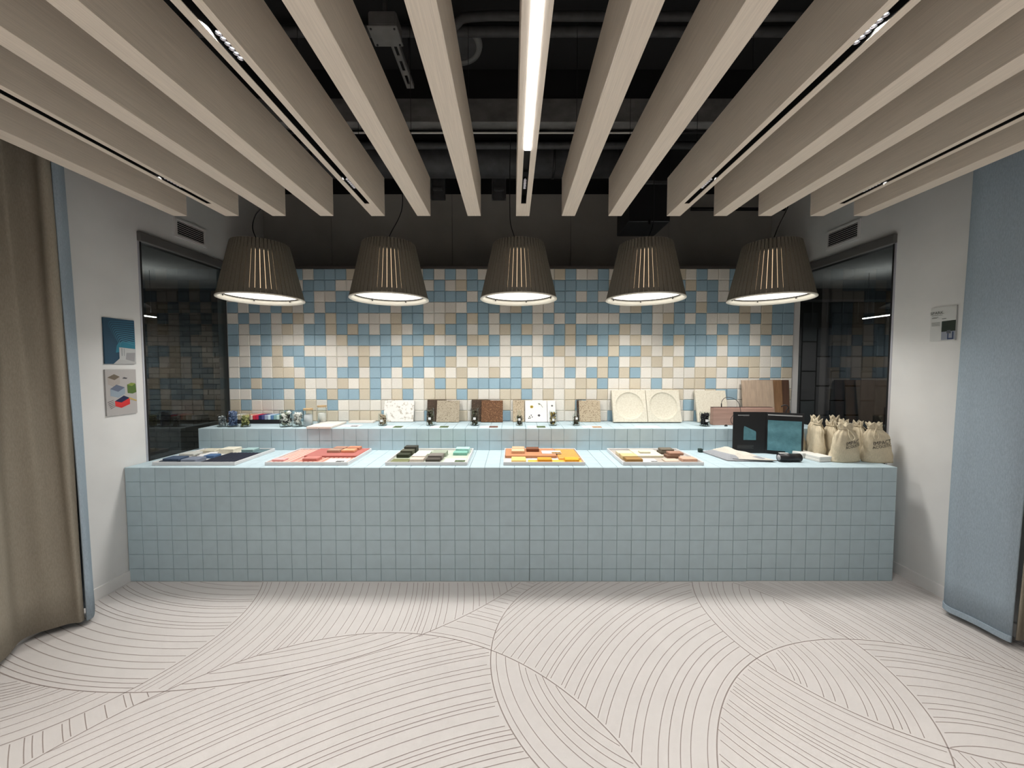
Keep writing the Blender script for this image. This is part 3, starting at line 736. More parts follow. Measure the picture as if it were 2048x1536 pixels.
# ------------------------------------------------------------------ trays with samples on the counter
M_tray = pm('tray_lacquer', (.74, .73, .73), .5)
M_trayfloor = pm('tray_base', (.66, .65, .63), .6)
def srgb_mat(col): return pm('sample_%d_%d_%d' % tuple(int(c*999) for c in col), col, .75, var=.06, scale=(120, 120, 120), bump=.15)
TRAYS = [(-2.475, -1.905, 'blue'), (-1.700, -1.128, 'pink'), (-.873, -.309, 'green'), (-.059, .504, 'orange'), (.764, 1.320, 'beige')]
TY0, TY1 = 2.615, 3.065
TF = .006
def tray(x0, x1, colr):
    cx = (x0+x1)/2; t = empty('sample_tray', (cx, TY0, CT)); tag(t, 'shallow white tray holding the %s felt samples' % colr, 'tray', 'sample trays on the counter')
    h = (x1-x0)/2; D = TY1-TY0
    MB().box(-h+.004, h-.004, .004, D-.004, .001, TF).build('tray_base', M_trayfloor, t)
    MB().rbox(-h, h, 0, .006, 0, .024, .0012).build('front_rim', M_tray, t); MB().rbox(-h, h, D-.006, D, 0, .024, .0012).build('back_rim', M_tray, t)
    MB().rbox(-h, -h+.006, .006, D-.006, 0, .024, .0012).build('side_rim', M_tray, t); MB().rbox(h-.006, h, .006, D-.006, 0, .024, .0012).build('side_rim', M_tray, t)
for a in TRAYS: tray(*a)
def chip(name, lab, cat, x0, x1, y0, d, z, h, col, grp, r=.003):
    cx = (x0+x1)/2; o = MB().rbox(x0-cx, x1-cx, 0, d, 0, h, min(r, h*.3)).build(name, srgb_mat(col), None, False, (cx, y0, CT+z)); return tag(o, lab, cat, grp)
def ribbed(name, lab, x0, x1, y0, d, z, h, col, grp, n, along='y'):
    """felt board with raised ribs running towards the back"""
    cx = (x0+x1)/2; e = empty(name, (cx, y0, CT+z)); tag(e, lab, 'felt board', grp); m = srgb_mat(col)
    w = (x1-x0); MB().box(-w/2, w/2, 0, d, 0, h*.5).build('backing', m, e)
    if along == 'y':
        p = w/n; rm = MB().rbox(-p*.36, p*.36, 0.001, d-.001, h*.5, h, .0015).mesh('rib', m)
        for k in range(n): inst('rib', rm, e, (-w/2+(k+.5)*p, 0, 0))
    else:
        p = d/n; rm = MB().rbox(-w/2+.001, w/2-.001, -p*.36, p*.36, h*.5, h, .0015).mesh('rib', m)
        for k in range(n): inst('rib', rm, e, (0, (k+.5)*p, 0))
    return e
def card(lab, x, y, z, w, d, col, pic, rot=0, cat='card', grp='printed cards', px=(.5, 1, 0, .55)):
    e = empty('info_card', (x, y, z), (0, 0, rot)); tag(e, lab, cat, grp)
    sh = MB().box(-w/2, w/2, 0, d, 0, .0016).build('card_sheet', pm('card_white', (.78, .78, .78), .5), e)
    if pic:
        a, b, c, q = px
        MB().box(-w/2+a*w, -w/2+b*w-.002, c*d+.002, q*d, .0016, .0019).build('card_picture', pic, sh)
    for k in range(4): MB().box(-w/2+.08*w, -w/2+.42*w, d*(.35+.1*k), d*(.35+.1*k)+.004, .0016, .0018).build('text_line', pm('card_ink', (.45, .47, .55), .6), sh)
    return e
G = 'samples in the %s tray'
pic_green = speckle('picture_green', (.03, .06, .02), (.16, .24, .08), 90)
pic_brown = speckle('picture_brown', (.10, .04, .03), (.25, .13, .08), 90)
pic_gold = speckle('picture_gold', (.20, .10, .03), (.65, .45, .2), 70)
pic_tan = speckle('picture_tan', (.30, .16, .07), (.55, .36, .2), 90)
pic_grey = speckle('picture_grey', (.05, .05, .05), (.45, .44, .42), 60)
B0 = TF
g = G % 'blue'
ribbed('ribbed_board', 'large navy ribbed felt board in the blue tray', -2.165, -1.918, 2.63, .30, B0, .014, (.010, .012, .028), g, 9)
chip('felt_board', 'grey-teal felt board at the back right of the blue tray', 'felt board', -2.10, -1.918, 2.935, .12, B0, .012, (.10, .17, .19), g)
chip('felt_chip', 'dark slate felt chip, lower of the front left pair in the blue tray', 'felt sample', -2.462, -2.335, 2.65, .09, B0, .016, (.06, .075, .10), g)
chip('felt_chip', 'dark blue felt chip lying on the slate chip in the blue tray', 'felt sample', -2.440, -2.325, 2.655, .09, B0+.016, .016, (.045, .075, .13), g)
chip('felt_chip', 'thick blue-grey felt chip at the front middle of the blue tray', 'felt sample', -2.310, -2.205, 2.65, .10, B0, .026, (.17, .20, .26), g)
chip('felt_chip', 'cobalt blue felt chip behind the blue-grey chip', 'felt sample', -2.262, -2.180, 2.79, .07, B0, .022, (.07, .14, .28), g)
chip('felt_chip', 'white-grey felt chip, lower of the pale pair in the blue tray', 'felt sample', -2.46, -2.36, 2.80, .08, B0, .016, (.6, .6, .58), g)
chip('felt_chip', 'pale grey felt chip lying on the white-grey chip', 'felt sample', -2.455, -2.345, 2.805, .09, B0+.016, .016, (.52, .53, .5), g)
chip('felt_chip', 'white strip chip beside the navy ribbed board', 'felt sample', -2.335, -2.275, 2.82, .14, B0, .014, (.7, .7, .7), g)
chip('felt_chip', 'cream felt chip at the back left of the blue tray', 'felt sample', -2.42, -2.305, 2.95, .09, B0, .024, (.62, .58, .46), g)
chip('felt_chip', 'ivory felt chip at the back middle of the blue tray', 'felt sample', -2.265, -2.155, 2.945, .10, B0, .036, (.75, .72, .6), g)
chip('felt_chip', 'pale teal felt chip lying on the grey-teal board', 'felt sample', -2.098, -2.005, 2.95, .08, B0+.012, .02, (.33, .48, .48), g)
g = G % 'pink'
ribbed('ribbed_board', 'light pink ribbed felt board along the left of the pink tray', -1.690, -1.545, 2.63, .42, B0, .012, (.78, .44, .38), g, 5)
chip('felt_board', 'coral red felt board filling the back of the pink tray', 'felt board', -1.53, -1.138, 2.80, .255, B0, .020, (.45, .15, .13), g)
ribbed('ribbed_board', 'salmon ribbed felt board at the front right of the pink tray', -1.53, -1.138, 2.628, .165, B0, .008, (.72, .35, .28), g, 12)
chip('felt_chip', 'rose pink felt chip at the front left of the pink tray', 'felt sample', -1.680, -1.595, 2.66, .06, B0+.012, .013, (.74, .42, .42), g)
chip('felt_chip', 'salmon felt chip in the middle front of the pink tray', 'felt sample', -1.478, -1.375, 2.68, .08, B0+.008, .02, (.52, .20, .17), g)
card('white card at the front right of the pink tray', -1.235, 2.65, CT+B0+.008, .15, .10, None, pic_grey, px=(.5, .9, 0, .35))
chip('felt_chip', 'brown felt chip on the coral board, front left of four', 'felt sample', -1.405, -1.310, 2.89, .07, B0+.020, .020, (.42, .27, .20), g)
chip('felt_chip', 'orange felt chip on the coral board, front right of four', 'felt sample', -1.297, -1.200, 2.89, .07, B0+.020, .020, (.75, .35, .2), g)
chip('felt_chip', 'tan felt chip on the coral board, back left of four', 'felt sample', -1.40, -1.305, 2.98, .06, B0+.020, .020, (.45, .25, .18), g)
chip('felt_chip', 'terracotta felt chip on the coral board, back right of four', 'felt sample', -1.292, -1.195, 2.98, .06, B0+.020, .022, (.55, .25, .15), g)
g = G % 'green'
chip('felt_board', 'pale sage felt board lining the green tray', 'felt board', -.863, -.319, 2.63, .42, B0, .004, (.52, .58, .48), g)
b1 = B0+.004
chip('felt_chip', 'flat olive green felt chip at the front left of the green tray', 'felt sample', -.852, -.725, 2.65, .09, b1, .008, (.17, .18, .08), g)
chip('felt_chip', 'very dark olive felt chip, lowest of the dark trio', 'felt sample', -.848, -.755, 2.79, .07, b1, .026, (.03, .035, .018), g)
chip('felt_chip', 'moss grey felt chip, middle of the dark trio', 'felt sample', -.840, -.745, 2.862, .07, b1, .038, (.09, .09, .06), g)
chip('felt_chip', 'black olive felt chip, rearmost of the dark trio', 'felt sample', -.832, -.735, 2.934, .07, b1, .052, (.05, .05, .04), g)
chip('felt_chip', 'beige felt chip at the front of the green tray', 'felt sample', -.718, -.622, 2.66, .07, b1, .022, (.60, .52, .46), g)
chip('felt_chip', 'white felt chip behind the beige chip', 'felt sample', -.722, -.622, 2.735, .08, b1, .030, (.8, .76, .68), g)
chip('felt_chip', 'mint white felt chip behind the white chip', 'felt sample', -.720, -.612, 2.82, .10, b1, .026, (.62, .70, .58), g)
chip('felt_chip', 'charcoal felt chip at the front middle of the green tray', 'felt sample', -.606, -.505, 2.66, .06, b1, .022, (.075, .066, .055), g)
chip('felt_chip', 'taupe felt chip behind the charcoal chip', 'felt sample', -.604, -.500, 2.725, .08, b1, .034, (.2, .18, .16), g)
chip('felt_chip', 'grey-green felt chip behind the taupe chip', 'felt sample', -.598, -.490, 2.82, .10, b1, .032, (.33, .37, .29), g)
card('white card with a dark green picture in the green tray', -.405, 2.66, CT+b1, .150, .11, None, pic_green)
chip('felt_chip', 'sea green felt chip at the back right of the green tray', 'felt sample', -.445, -.340, 2.87, .07, b1, .022, (.22, .48, .40), g)
chip('felt_chip', 'mint felt chip behind the sea green chip', 'felt sample', -.437, -.332, 2.945, .07, b1, .036, (.45, .75, .68), g)
g = G % 'orange'
chip('felt_board', 'terracotta felt board across the back of the orange tray', 'felt board', -.050, .330, 2.80, .25, B0, .020, (.52, .24, .12), g)
ribbed('ribbed_board', 'orange ribbed felt board at the right of the orange tray', .338, .494, 2.735, .315, B0, .014, (.75, .38, .10), g, 9, 'x')
chip('felt_board', 'bright yellow felt board along the front of the orange tray', 'felt board', .115, .494, 2.628, .10, B0, .006, (.82, .47, .06), g)
chip('felt_chip', 'pale yellow felt chip at the front left of the orange tray', 'felt sample', -.004, .098, 2.65, .11, B0, .022, (.85, .6, .2), g)
chip('felt_chip', 'amber felt chip in the middle front of the orange tray', 'felt sample', .180, .280, 2.645, .075, B0+.006, .022, (.70, .33, .03), g)
chip('felt_chip', 'mustard yellow felt chip at the front right of the orange tray', 'felt sample', .370, .468, 2.645, .075, B0+.006, .022, (.75, .40, .03), g)
chip('felt_chip', 'peach felt chip on the terracotta board', 'felt sample', -.004, .095, 2.86, .075, B0+.020, .022, (.75, .5, .32), g)
chip('felt_chip', 'sand felt chip behind the peach chip', 'felt sample', .000, .098, 2.945, .07, B0+.020, .024, (.7, .42, .26), g)
chip('felt_chip', 'dark brown felt chip on the terracotta board', 'felt sample', .110, .208, 2.92, .075, B0+.020, .024, (.20, .075, .035), g)
card('white card with a gold picture in the orange tray', .300, 2.86, CT+B0+.020, .145, .10, None, pic_gold)
g = G % 'beige'
chip('felt_board', 'taupe felt board lining the beige tray', 'felt board', .774, 1.310, 2.63, .42, B0, .004, (.45, .40, .35), g)
chip('felt_board', 'large cream felt board lying in the beige tray', 'felt board', .925, 1.115, 2.80, .22, b1, .016, (.70, .66, .52), g)
chip('felt_chip', 'mustard brown felt chip at the front left of the beige tray', 'felt sample', .800, .915, 2.655, .07, b1, .024, (.33, .19, .06), g)
chip('felt_chip', 'straw felt chip behind the mustard brown chip', 'felt sample', .795, .908, 2.735, .08, b1, .028, (.65, .5, .25), g)
chip('felt_chip', 'pale cream felt chip at the back left of the beige tray', 'felt sample', .795, .905, 2.835, .09, b1, .026, (.75, .66, .46), g)
chip('felt_chip', 'small ivory felt chip lying on the cream board', 'felt sample', .965, 1.045, 2.87, .05, b1+.016, .012, (.58, .55, .42), g)
card('white card at the front of the beige tray', .975, 2.66, CT+b1, .110, .10, None, pic_grey, px=(.55, 1, 0, .4))
chip('felt_chip', 'grey-brown felt chip, lower of the dark pair in the beige tray', 'felt sample', 1.130, 1.225, 2.905, .075, b1, .020, (.12, .1, .07), g)
chip('felt_chip', 'olive taupe felt chip lying on the grey-brown chip', 'felt sample', 1.142, 1.240, 2.91, .075, b1+.020, .018, (.16, .135, .10), g)
chip('felt_chip', 'mocha felt chip, lower of the pink-brown pair', 'felt sample', 1.132, 1.225, 2.77, .075, b1, .022, (.2, .11, .07), g)
chip('felt_chip', 'rosewood felt chip lying on the mocha chip', 'felt sample', 1.150, 1.252, 2.775, .075, b1+.022, .018, (.35, .2, .14), g)
chip('felt_chip', 'blush felt chip at the front right of the beige tray', 'felt sample', 1.196, 1.300, 2.665, .075, b1, .024, (.6, .38, .28), g)
chip('felt_chip', 'flat nude felt strip between card and blush chip', 'felt sample', 1.075, 1.175, 2.665, .075, b1, .010, (.60, .48, .38), g)

# ------------------------------------------------------------------ things on the riser
rj = random.Random(21)
def jar(x, y, r, h, fill, fillh, lab, chunks=0, csz=.010, neck=None, lid=None, labelled=False, top_z=ST):
    j = empty('glass_jar', (x, y, top_z)); tag(j, lab, 'jar', 'glass jars on the riser')
    if neck: prof = [(.001, .002), (r, .002), (r, h*.50), (r*.8, h*.60), (neck, h*.72), (neck, h-.004), (neck+.003, h)]
    else: prof = [(.001, 0), (r-.003, 0), (r, .003), (r, h-.012), (r-.004, h-.006), (r-.002, h)]
    MB().lathe(prof, 24, cap=False).build('glass_body', M_jar, j, True)
    m = MB()
    if chunks:
        for k in range(chunks):
            a = rj.uniform(0, 2*PI); q = (r-.004-csz*.8)*math.sqrt(rj.uniform(.25, 1)); z = .006+csz*.6+(fillh-.006-csz)*((k+rj.random())/chunks)
            cx, cy = q*math.cos(a), q*math.sin(a); s = csz*rj.uniform(.7, 1.15)
            rot = Matrix.Rotation(rj.uniform(0, 6), 3, 'X') @ Matrix.Rotation(rj.uniform(0, 6), 3, 'Y')
            base = [(1.2,0,0),(-1.2,0,0),(0,1,0),(0,-1,0),(0,0,.6),(0,0,-.6)]
            vs = [Vector((cx, cy, z)) + rot @ (Vector(b)*s) for b in base]
            m.add([v[:] for v in vs], [(0,2,4),(2,1,4),(1,3,4),(3,0,4),(2,0,5),(1,2,5),(3,1,5),(0,3,5)], rj.randrange(len(fill)))
        o = m.build('contents', fill, j); stuff(o)
    else:
        m.lathe([(.001, .006), (r-.0045, .006), (r-.0045, fillh*.9), ((r-.005)*.6, fillh), (.001, fillh*.97)], 20, cap=False).build('contents', fill[0], j, True)
    if lid: MB().lathe([(.001, h-.002), (r+.002, h-.002), (r+.002, h+.012), (.001, h+.012)], 24, cap=False).build('lid', lid, j)
    if labelled:
        for (z, mm, w) in ((h*.42, pm('tag_white', (.8, .8, .8), .6), .010), ):
            vs = []
            for k in range(5):
                a = -PI/2+(k-2)*.16
                for zz in (z-w, z+w): vs.append(((r+.0006)*math.cos(a), (r+.0006)*math.sin(a), zz))
            MB().add(vs, [(2*k, 2*k+2, 2*k+3, 2*k+1) for k in range(4)]).build('jar_tag', mm, j)
    return j
C = lambda n, c, **k: pm(n, c, .85, **k)
c_grey = [C('chips_grey', (.18, .2, .21)), C('chips_pale', (.42, .44, .45)), C('chips_slate', (.10, .12, .14))]
c_blue = [C('chips_blue', (.09, .13, .24)), C('chips_blue_pale', (.16, .21, .34))]
c_green = [C('chips_moss', (.22, .23, .08)), C('chips_lime', (.40, .38, .16)), C('chips_olive', (.12, .13, .05))]
c_bw = [C('chips_black', (.03, .03, .03)), C('chips_white', (.75, .75, .72)), C('chips_white2', (.65, .64, .6)), C('chips_sage', (.25, .28, .22))]
c_white = [C('chips_white', (.75, .75, .72)), C('chips_white2', (.65, .64, .6)), C('chips_smoke', (.30, .31, .30))]
c_brown = [C('chips_tan', (.42, .34, .24)), C('chips_bark', (.20, .14, .09)), C('chips_straw', (.55, .48, .36))]
c_dark = [C('chips_soil', (.07, .055, .04)), C('chips_dusk', (.13, .11, .08)), C('chips_fern', (.10, .11, .07))]
c_flower = [C('chips_dusk', (.13, .11, .08)), C('chips_petal', (.45, .33, .09)), C('chips_soil', (.07, .055, .04)), C('chips_straw', (.55, .48, .36))]
c_pellet = [C('pellet_black', (.012, .012, .014)), C('pellet_grey', (.03, .032, .035))]
woodlid = pm('cork_lid', (.50, .36, .20), .8)
jar(-2.425, 3.20, .034, .100, c_grey, .09, 'short jar of grey felt flakes at the left end of the riser', 130, .009)
jar(-2.335, 3.20, .038, .135, c_blue, .13, 'tall jar packed with blue fibre, second from the left', 190, .010)
jar(-2.232, 3.20, .037, .110, c_green, .095, 'jar of yellow-green fibre in front of the coloured strips', 150, .009)
jar(-1.893, 3.20, .045, .142, c_bw, .125, 'wide jar of black and white felt pieces', 55, .020)
jar(-1.793, 3.20, .042, .140, c_white, .120, 'wide jar of white felt scraps', 60, .018)
jar(-1.712, 3.215, .036, .140, [pm('white_powder', (.62, .64, .67), .9)], .105, 'jar of white powder with a cork lid, in front of its twin', lid=woodlid)
jar(-1.668, 3.36, .036, .150, [pm('white_powder2', (.70, .69, .66), .9)], .10, 'jar of pale powder with a cork lid, behind its twin', lid=woodlid)
jar(-1.105, 3.27, .035, .105, c_brown, .095, 'jar of tan wool beside the white marbled panel', 110, .010, labelled=True)
jar(-.698, 3.27, .034, .150, c_dark, .135, 'jar of dark bark bits beside the grey-beige felt panel', 120, .011, labelled=True)
jar(-.318, 3.27, .035, .150, c_dark, .135, 'jar of dark bark bits beside the brown fibre panel', 120, .011, labelled=True)
jar(.063, 3.27, .030, .130, c_dark, .085, 'slender bottle of dark seeds beside the pressed-flower panel', 70, .010, neck=.016, labelled=True)
jar(.350, 3.27, .033, .125, c_flower, .115, 'jar of dried flowers in front of the narrow flower panel', 90, .012, labelled=True)
jar(.548, 3.27, .030, .150, c_dark, .075, 'narrow-necked bottle of seeds beside the cork-coloured panel', 60, .010, neck=.012, labelled=True)
jar(1.630, 3.235, .040, .120, c_pellet, .110, 'jar of black pellets beside the timber box', 160, .010, labelled=True)
# coloured strips on a black base
st = empty('swatch_rack', (-2.245, 3.36, ST)); tag(st, 'black rack of coloured felt strips between the jars', 'swatch rack')
MB().rbox(-.228, .228, 0, .14, 0, .034, .003).build('rack_base', M_blackm, st)
SW = [(.75, .74, .7), (.8, .8, .78), (.62, .52, .36), (.7, .62, .5), (.55, .35, .2), (.62, .16, .10), (.78, .62, .52), (.58, .03, .05), (.52, .02, .07), (.02, .02, .10), (.08, .08, .22), (.33, .38, .52), (.62, .74, .82), (.12, .24, .45), (.25, .42, .42), (.55, .72, .68), (.03, .09, .06)]
for k, cc in enumerate(SW):
    xa = -.224+k*.448/len(SW)
    MB().rbox(xa+.001, xa+.448/len(SW)-.001, .006, .134, .034, .034+.040, .003).build('strip', srgb_mat(cc), st)
# pale slabs
for k in range(2):
    o = MB().rbox(-.048, .048, 0, .30, 0, .018, .002).build('felt_slab', pm('slab_ivory', (.76, .70, .64), .8, var=.03), None, False, (-1.615+k*.101, 3.088, ST))
    tag(o, ('left' if k == 0 else 'right')+' ivory slab of the pair overhanging the riser edge', 'slab', 'ivory slabs')
o = MB().rbox(-.11, .11, 0, .07, 0, .016, .002).build('felt_slab', pm('slab_ivory', (.76, .70, .64), .8), None, False, (-1.345, 3.40, ST)); tag(o, 'long ivory slab lying along the tiled wall', 'slab', 'ivory slabs')
RC = 'leaflets along the riser'
card('leaflet with a small picture beside the ivory slabs', -1.372, 3.18, ST, .17, .12, None, pic_grey, grp=RC, px=(.6, .95, .1, .5))
card('leaflet with a green picture before the marbled panel', -.985, 3.135, ST, .15, .10, None, pic_green, grp=RC, px=(.5, 1, 0, .9))
card('leaflet with a green picture before the grey-beige panel', -.600, 3.135, ST, .15, .10, None, pic_green, grp=RC, px=(.5, 1, 0, .9), rot=.03)
card('leaflet with a reddish picture before the brown panel', -.190, 3.135, ST, .15, .10, None, pic_brown, grp=RC, px=(.5, 1, 0, .9))
card('leaflet with a green picture before the pressed-flower panel', .205, 3.135, ST, .15, .10, None, pic_green, grp=RC, px=(.5, 1, 0, .9))
card('leaflet with a tan picture before the cork-coloured panel', .665, 3.135, ST, .16, .10, None, pic_tan, grp=RC, px=(.5, 1, 0, .7))
card('plain white leaflet before the dished plates', 1.130, 3.135, ST, .19, .11, None, None, grp=RC)
# leaning panels
def leaning(name, lab, x0, x1, h, th, mat, ybase, cat='panel', grp='panels leaning on the tiled wall', tilt=None, z=ST, rest=YT-.008):
    """board standing on the riser with its top edge resting on the tiled wall"""
    cx = (x0+x1)/2; w = (x1-x0)/2
    t = tilt if tilt is not None else math.asin(min(.5, (rest-ybase-th)/h))
    e = empty(name, (cx, ybase, z+.0005+th*math.sin(t)), (-t, 0, 0)); tag(e, lab, cat, grp)
    MB().rbox(-w, w, 0, th, 0, h, .002).build('panel_sheet', mat, e); return e
m_marb = speckle('marbled_white', (.80, .78, .74), (.45, .40, .33), 38, .54, .66)
m_gb = speckle('felt_greybeige', (.42, .36, .27), (.16, .13, .09), 120, .5, .7)
m_br = speckle('fibre_brown', (.12, .055, .025), (.30, .16, .08), 120, .5, .68)
m_brd = speckle('fibre_dark', (.055, .035, .022), (.12, .075, .05), 120, .5, .68)
m_cork = speckle('cork_tan', (.50, .41, .29), (.22, .16, .10), 110, .52, .66)
m_cream = speckle('stone_cream', (.72, .68, .57), (.62, .57, .46), 90, .4, .7, bump=.2)
leaning('leaning_panel', 'white marbled fibre panel leaning beside the jar of tan wool', -1.165, -.893, .20, .012, m_marb, 3.455)
leaning('leaning_panel', 'dark brown panel half hidden behind the grey-beige panel', -.775, -.600, .20, .010, m_brd, 3.475)
leaning('leaning_panel', 'grey-beige speckled panel leaning over a dark brown panel', -.682, -.477, .20, .012, m_gb, 3.435, rest=3.509)
leaning('leaning_panel', 'very dark panel half hidden behind the brown fibre panel', -.370, -.20, .20, .010, m_brd, 3.475)
leaning('leaning_panel', 'brown fibre panel leaning over a very dark panel', -.278, -.083, .20, .012, m_br, 3.435, rest=3.509)
leaning('leaning_panel', 'narrow tan cork panel left of the pressed-flower panel', .008, .112, .20, .012, m_cork, 3.455)
m_paper = pm('flower_paper', (.80, .79, .77), .7, var=.03, scale=(60, 60, 60))
fp = leaning('leaning_panel', 'white panel with four pressed flowers', .120, .318, .20, .012, m_paper, 3.440)
fn = leaning('leaning_panel', 'narrow white flower panel behind the jar of dried flowers', .322, .396, .20, .012, m_paper, 3.440)
def blossom(parent, x, z, r, n, col, nm):
    m = MB()
    for k in range(n):
        a = 2*PI*k/n; px, pz = x+r*.6*math.cos(a), z+r*.6*math.sin(a)
        m.add([(px+r*.55*math.cos(b), -.0008, pz+r*.4*math.sin(b)) for b in [2*PI*q/8 for q in range(8)]], [tuple(range(8))])
    m.build(nm, pm('flower_%s' % nm, col, .8), parent)
blossom(fp, -.040, .140, .014, 6, (.50, .36, .04), 'yellow_flower'); blossom(fp, -.040, .140, .005, 5, (.12, .07, .02), 'flower_eye')
blossom(fp, .025, .060, .011, 5, (.05, .04, .05), 'dark_flower'); blossom(fn, .006, .150, .009, 4, (.05, .05, .05), 'small_flower')
for k, (x, z) in enumerate([(-.06, .05), (-.045, .062), (-.055, .036), (-.036, .046), (-.068, .034)]): blossom(fp, x, z, .006, 4, (.06, .06, .05), 'petal')
MB().tube([(.02, -.001, .175), (.045, -.001, .16), (.06, -.001, .135)], .0018, 5).build('stem', pm('stem_green', (.12, .13, .07), .8), fp)
blossom(fp, .030, .166, .008, 4, (.16, .17, .09), 'leaf')
leaning('leaning_panel', 'thin dark panel behind the cork-coloured panel', .592, .640, .195, .008, m_brd, 3.485)
leaning('leaning_panel', 'cork-coloured panel leaning left of the dished plates', .610, .803, .195, .012, m_cork, 3.455, rest=3.511)
def dished(x0, x1, lab):
    cx = (x0+x1)/2; w = (x1-x0)/2; h = .292; th = .034; yb = 3.40
    t_ = math.asin((YT-.008-yb-th)/h); e = empty('dished_plate', (cx, yb, ST+.0005+th*math.sin(t_)), (-t_, 0, 0)); tag(e, lab, 'plate', 'dished plates')
    n = 48; R = .125; zc = h/2; mb = MB(); ring = []
    def prof(t): return th*.78*math.sqrt(max(0, 1-t*t))*.9
    # square front face with a circular hollow
    vs = []; fs = []
    for k in range(n):
        a = 2*PI*k/n; c, s = math.cos(a), math.sin(a); m_ = max(abs(c), abs(s)); vs.append((c/m_*w, 0, zc+s/m_*(h/2)))
    for t in (1.0, .97, .9, .78, .6, .4, .2, .05):
        for k in range(n):
            a = 2*PI*k/n; vs.append((R*t*math.cos(a), prof(t), zc+R*t*math.sin(a)))
    for lv in range(8):
        for k in range(n): l = (k+1) % n; fs.append((lv*n+k, lv*n+l, (lv+1)*n+l, (lv+1)*n+k))
    fs.append(tuple(8*n+k for k in range(n)))
    b = len(vs)
    for k in range(n): vs.append((vs[k][0], th, vs[k][2]))
    for k in range(n): l = (k+1) % n; fs.append((k, b+k, b+l, l))
    fs.append(tuple(b+k for k in range(n))[::-1])
    o = mb.add(vs, fs).build('plate_body', m_cream, e); shade_auto(o, 50)
dished(.905, 1.207, 'left cream plate with a round hollow, leaning on the tiles')
dished(1.212, 1.512, 'right cream plate with a round hollow, leaning on the tiles')
leaning('leaning_panel', 'plain cream stone panel leaning right of the dished plates', 1.665, 1.945, .29, .022, m_cream, 3.42)
m_oak = pm('board_oak', (.47, .36, .27), .6, var=.12, scale=(60, 60, 3)); m_mid = pm('board_teak', (.26, .145, .075), .55, var=.2, scale=(60, 60, 3)); m_dk = pm('board_walnut', (.105, .055, .036), .55, var=.2, scale=(60, 60, 3))
leaning('timber_board', 'dark walnut board, rightmost of three leaning boards', 2.245, 2.530, .380, .012, m_dk, 3.478, 'board', 'leaning timber boards')
leaning('timber_board', 'mid brown board between the pale and the dark board', 2.180, 2.455, .380, .012, m_mid, 3.455, 'board', 'leaning timber boards', rest=3.508)
leaning('timber_board', 'pale oak board, leftmost of three leaning boards', 2.080, 2.365, .380, .012, m_oak, 3.432, 'board', 'leaning timber boards', rest=3.494)
# timber-faced box with cable
tb = empty('timber_box', (1.985, 3.28, ST)); tag(tb, 'long low pinkish timber box with a black cable on top', 'box')
m_pk = pm('box_timber', (.40, .25, .20), .6, var=.12, scale=(4, 60, 60))
MB().rbox(-.262, .262, 0, .05, 0, .150, .003).build('box_body', m_pk, tb)
MB().box(-.262, .250, .006, .046, .150, .154).build('dark_top', pm('box_top_dark', (.06, .03, .025), .6), tb)
cb = empty('jack_cable', (1.89, 3.262, ST)); tag(cb, 'thin black cable with a plug looped in front of the timber box', 'cable')
loop = [(-.085, .04, .155), (-.083, .04, .20), (-.06, .03, .235), (-.01, .02, .235), (.035, .0, .20), (.05, -.012, .13), (.052, -.014, .06), (.02, -.014, .012), (-.02, -.014, .018), (-.03, -.014, .06), (.0, -.014, .098), (.04, -.016, .085), (.05, -.018, .04), (.02, -.02, .006), (.0, -.03, .004)]
MB().tube(spline(loop, 6), .0022, 6).build('wire', M_blackm, cb, True)
MB().tube([(-.085, .04, .154), (-.085, .04, .185)], .0045, 8).build('plug', M_blackm, cb, True)
o = empty('cable_clip', (1.80, 3.215, ST)); tag(o, 'small black clip lying alone left of the others', 'clip', 'black clips on the riser')
MB().rbox(-.012, .012, -.006, .006, 0, .010, .002).build('clip_body', M_blackm, o); MB().tube([(-.006, 0, .010), (-.002, 0, .016), (.006, 0, .012)], .002, 5).build('clip_tongue', M_blackm, o)
for k in range(3):
    x, y = 2.005+k*.030, 3.225-.008*k
    o = MB().tube(spline([(-.010, 0, .020), (-.011, 0, .008), (-.004, 0, .0035), (.006, 0, .0035), (.010, 0, .010), (.008, 0, .020)], 4), .0034, 6).build('cable_clip', M_blackm, None, True, (x, y, ST))
    tag(o, ['leftmost', 'middle', 'rightmost'][k]+' of three black hook clips beside the black folder', 'clip', 'black clips on the riser')
card('white paper sheet lying under the black hook clips', 1.975, 3.115, ST, .12, .09, None, None, grp=RC)

# ------------------------------------------------------------------ right end of the counter
M_bk = pm('folder_black', (.010, .010, .011), .55); M_teal = pm('teal_felt', (.10, .235, .275), .9, var=.12, scale=(30, 30, 30), bump=.5, bscale=40)
M_ink = pm('ink_pale', (.45, .45, .45), .6); M_ink2 = pm('ink_dim', (.07, .07, .07), .6)
bf = empty('sample_folder', (1.985, 2.985, CT)); tag(bf, 'standing black folder with teal felt in its right half', 'folder')
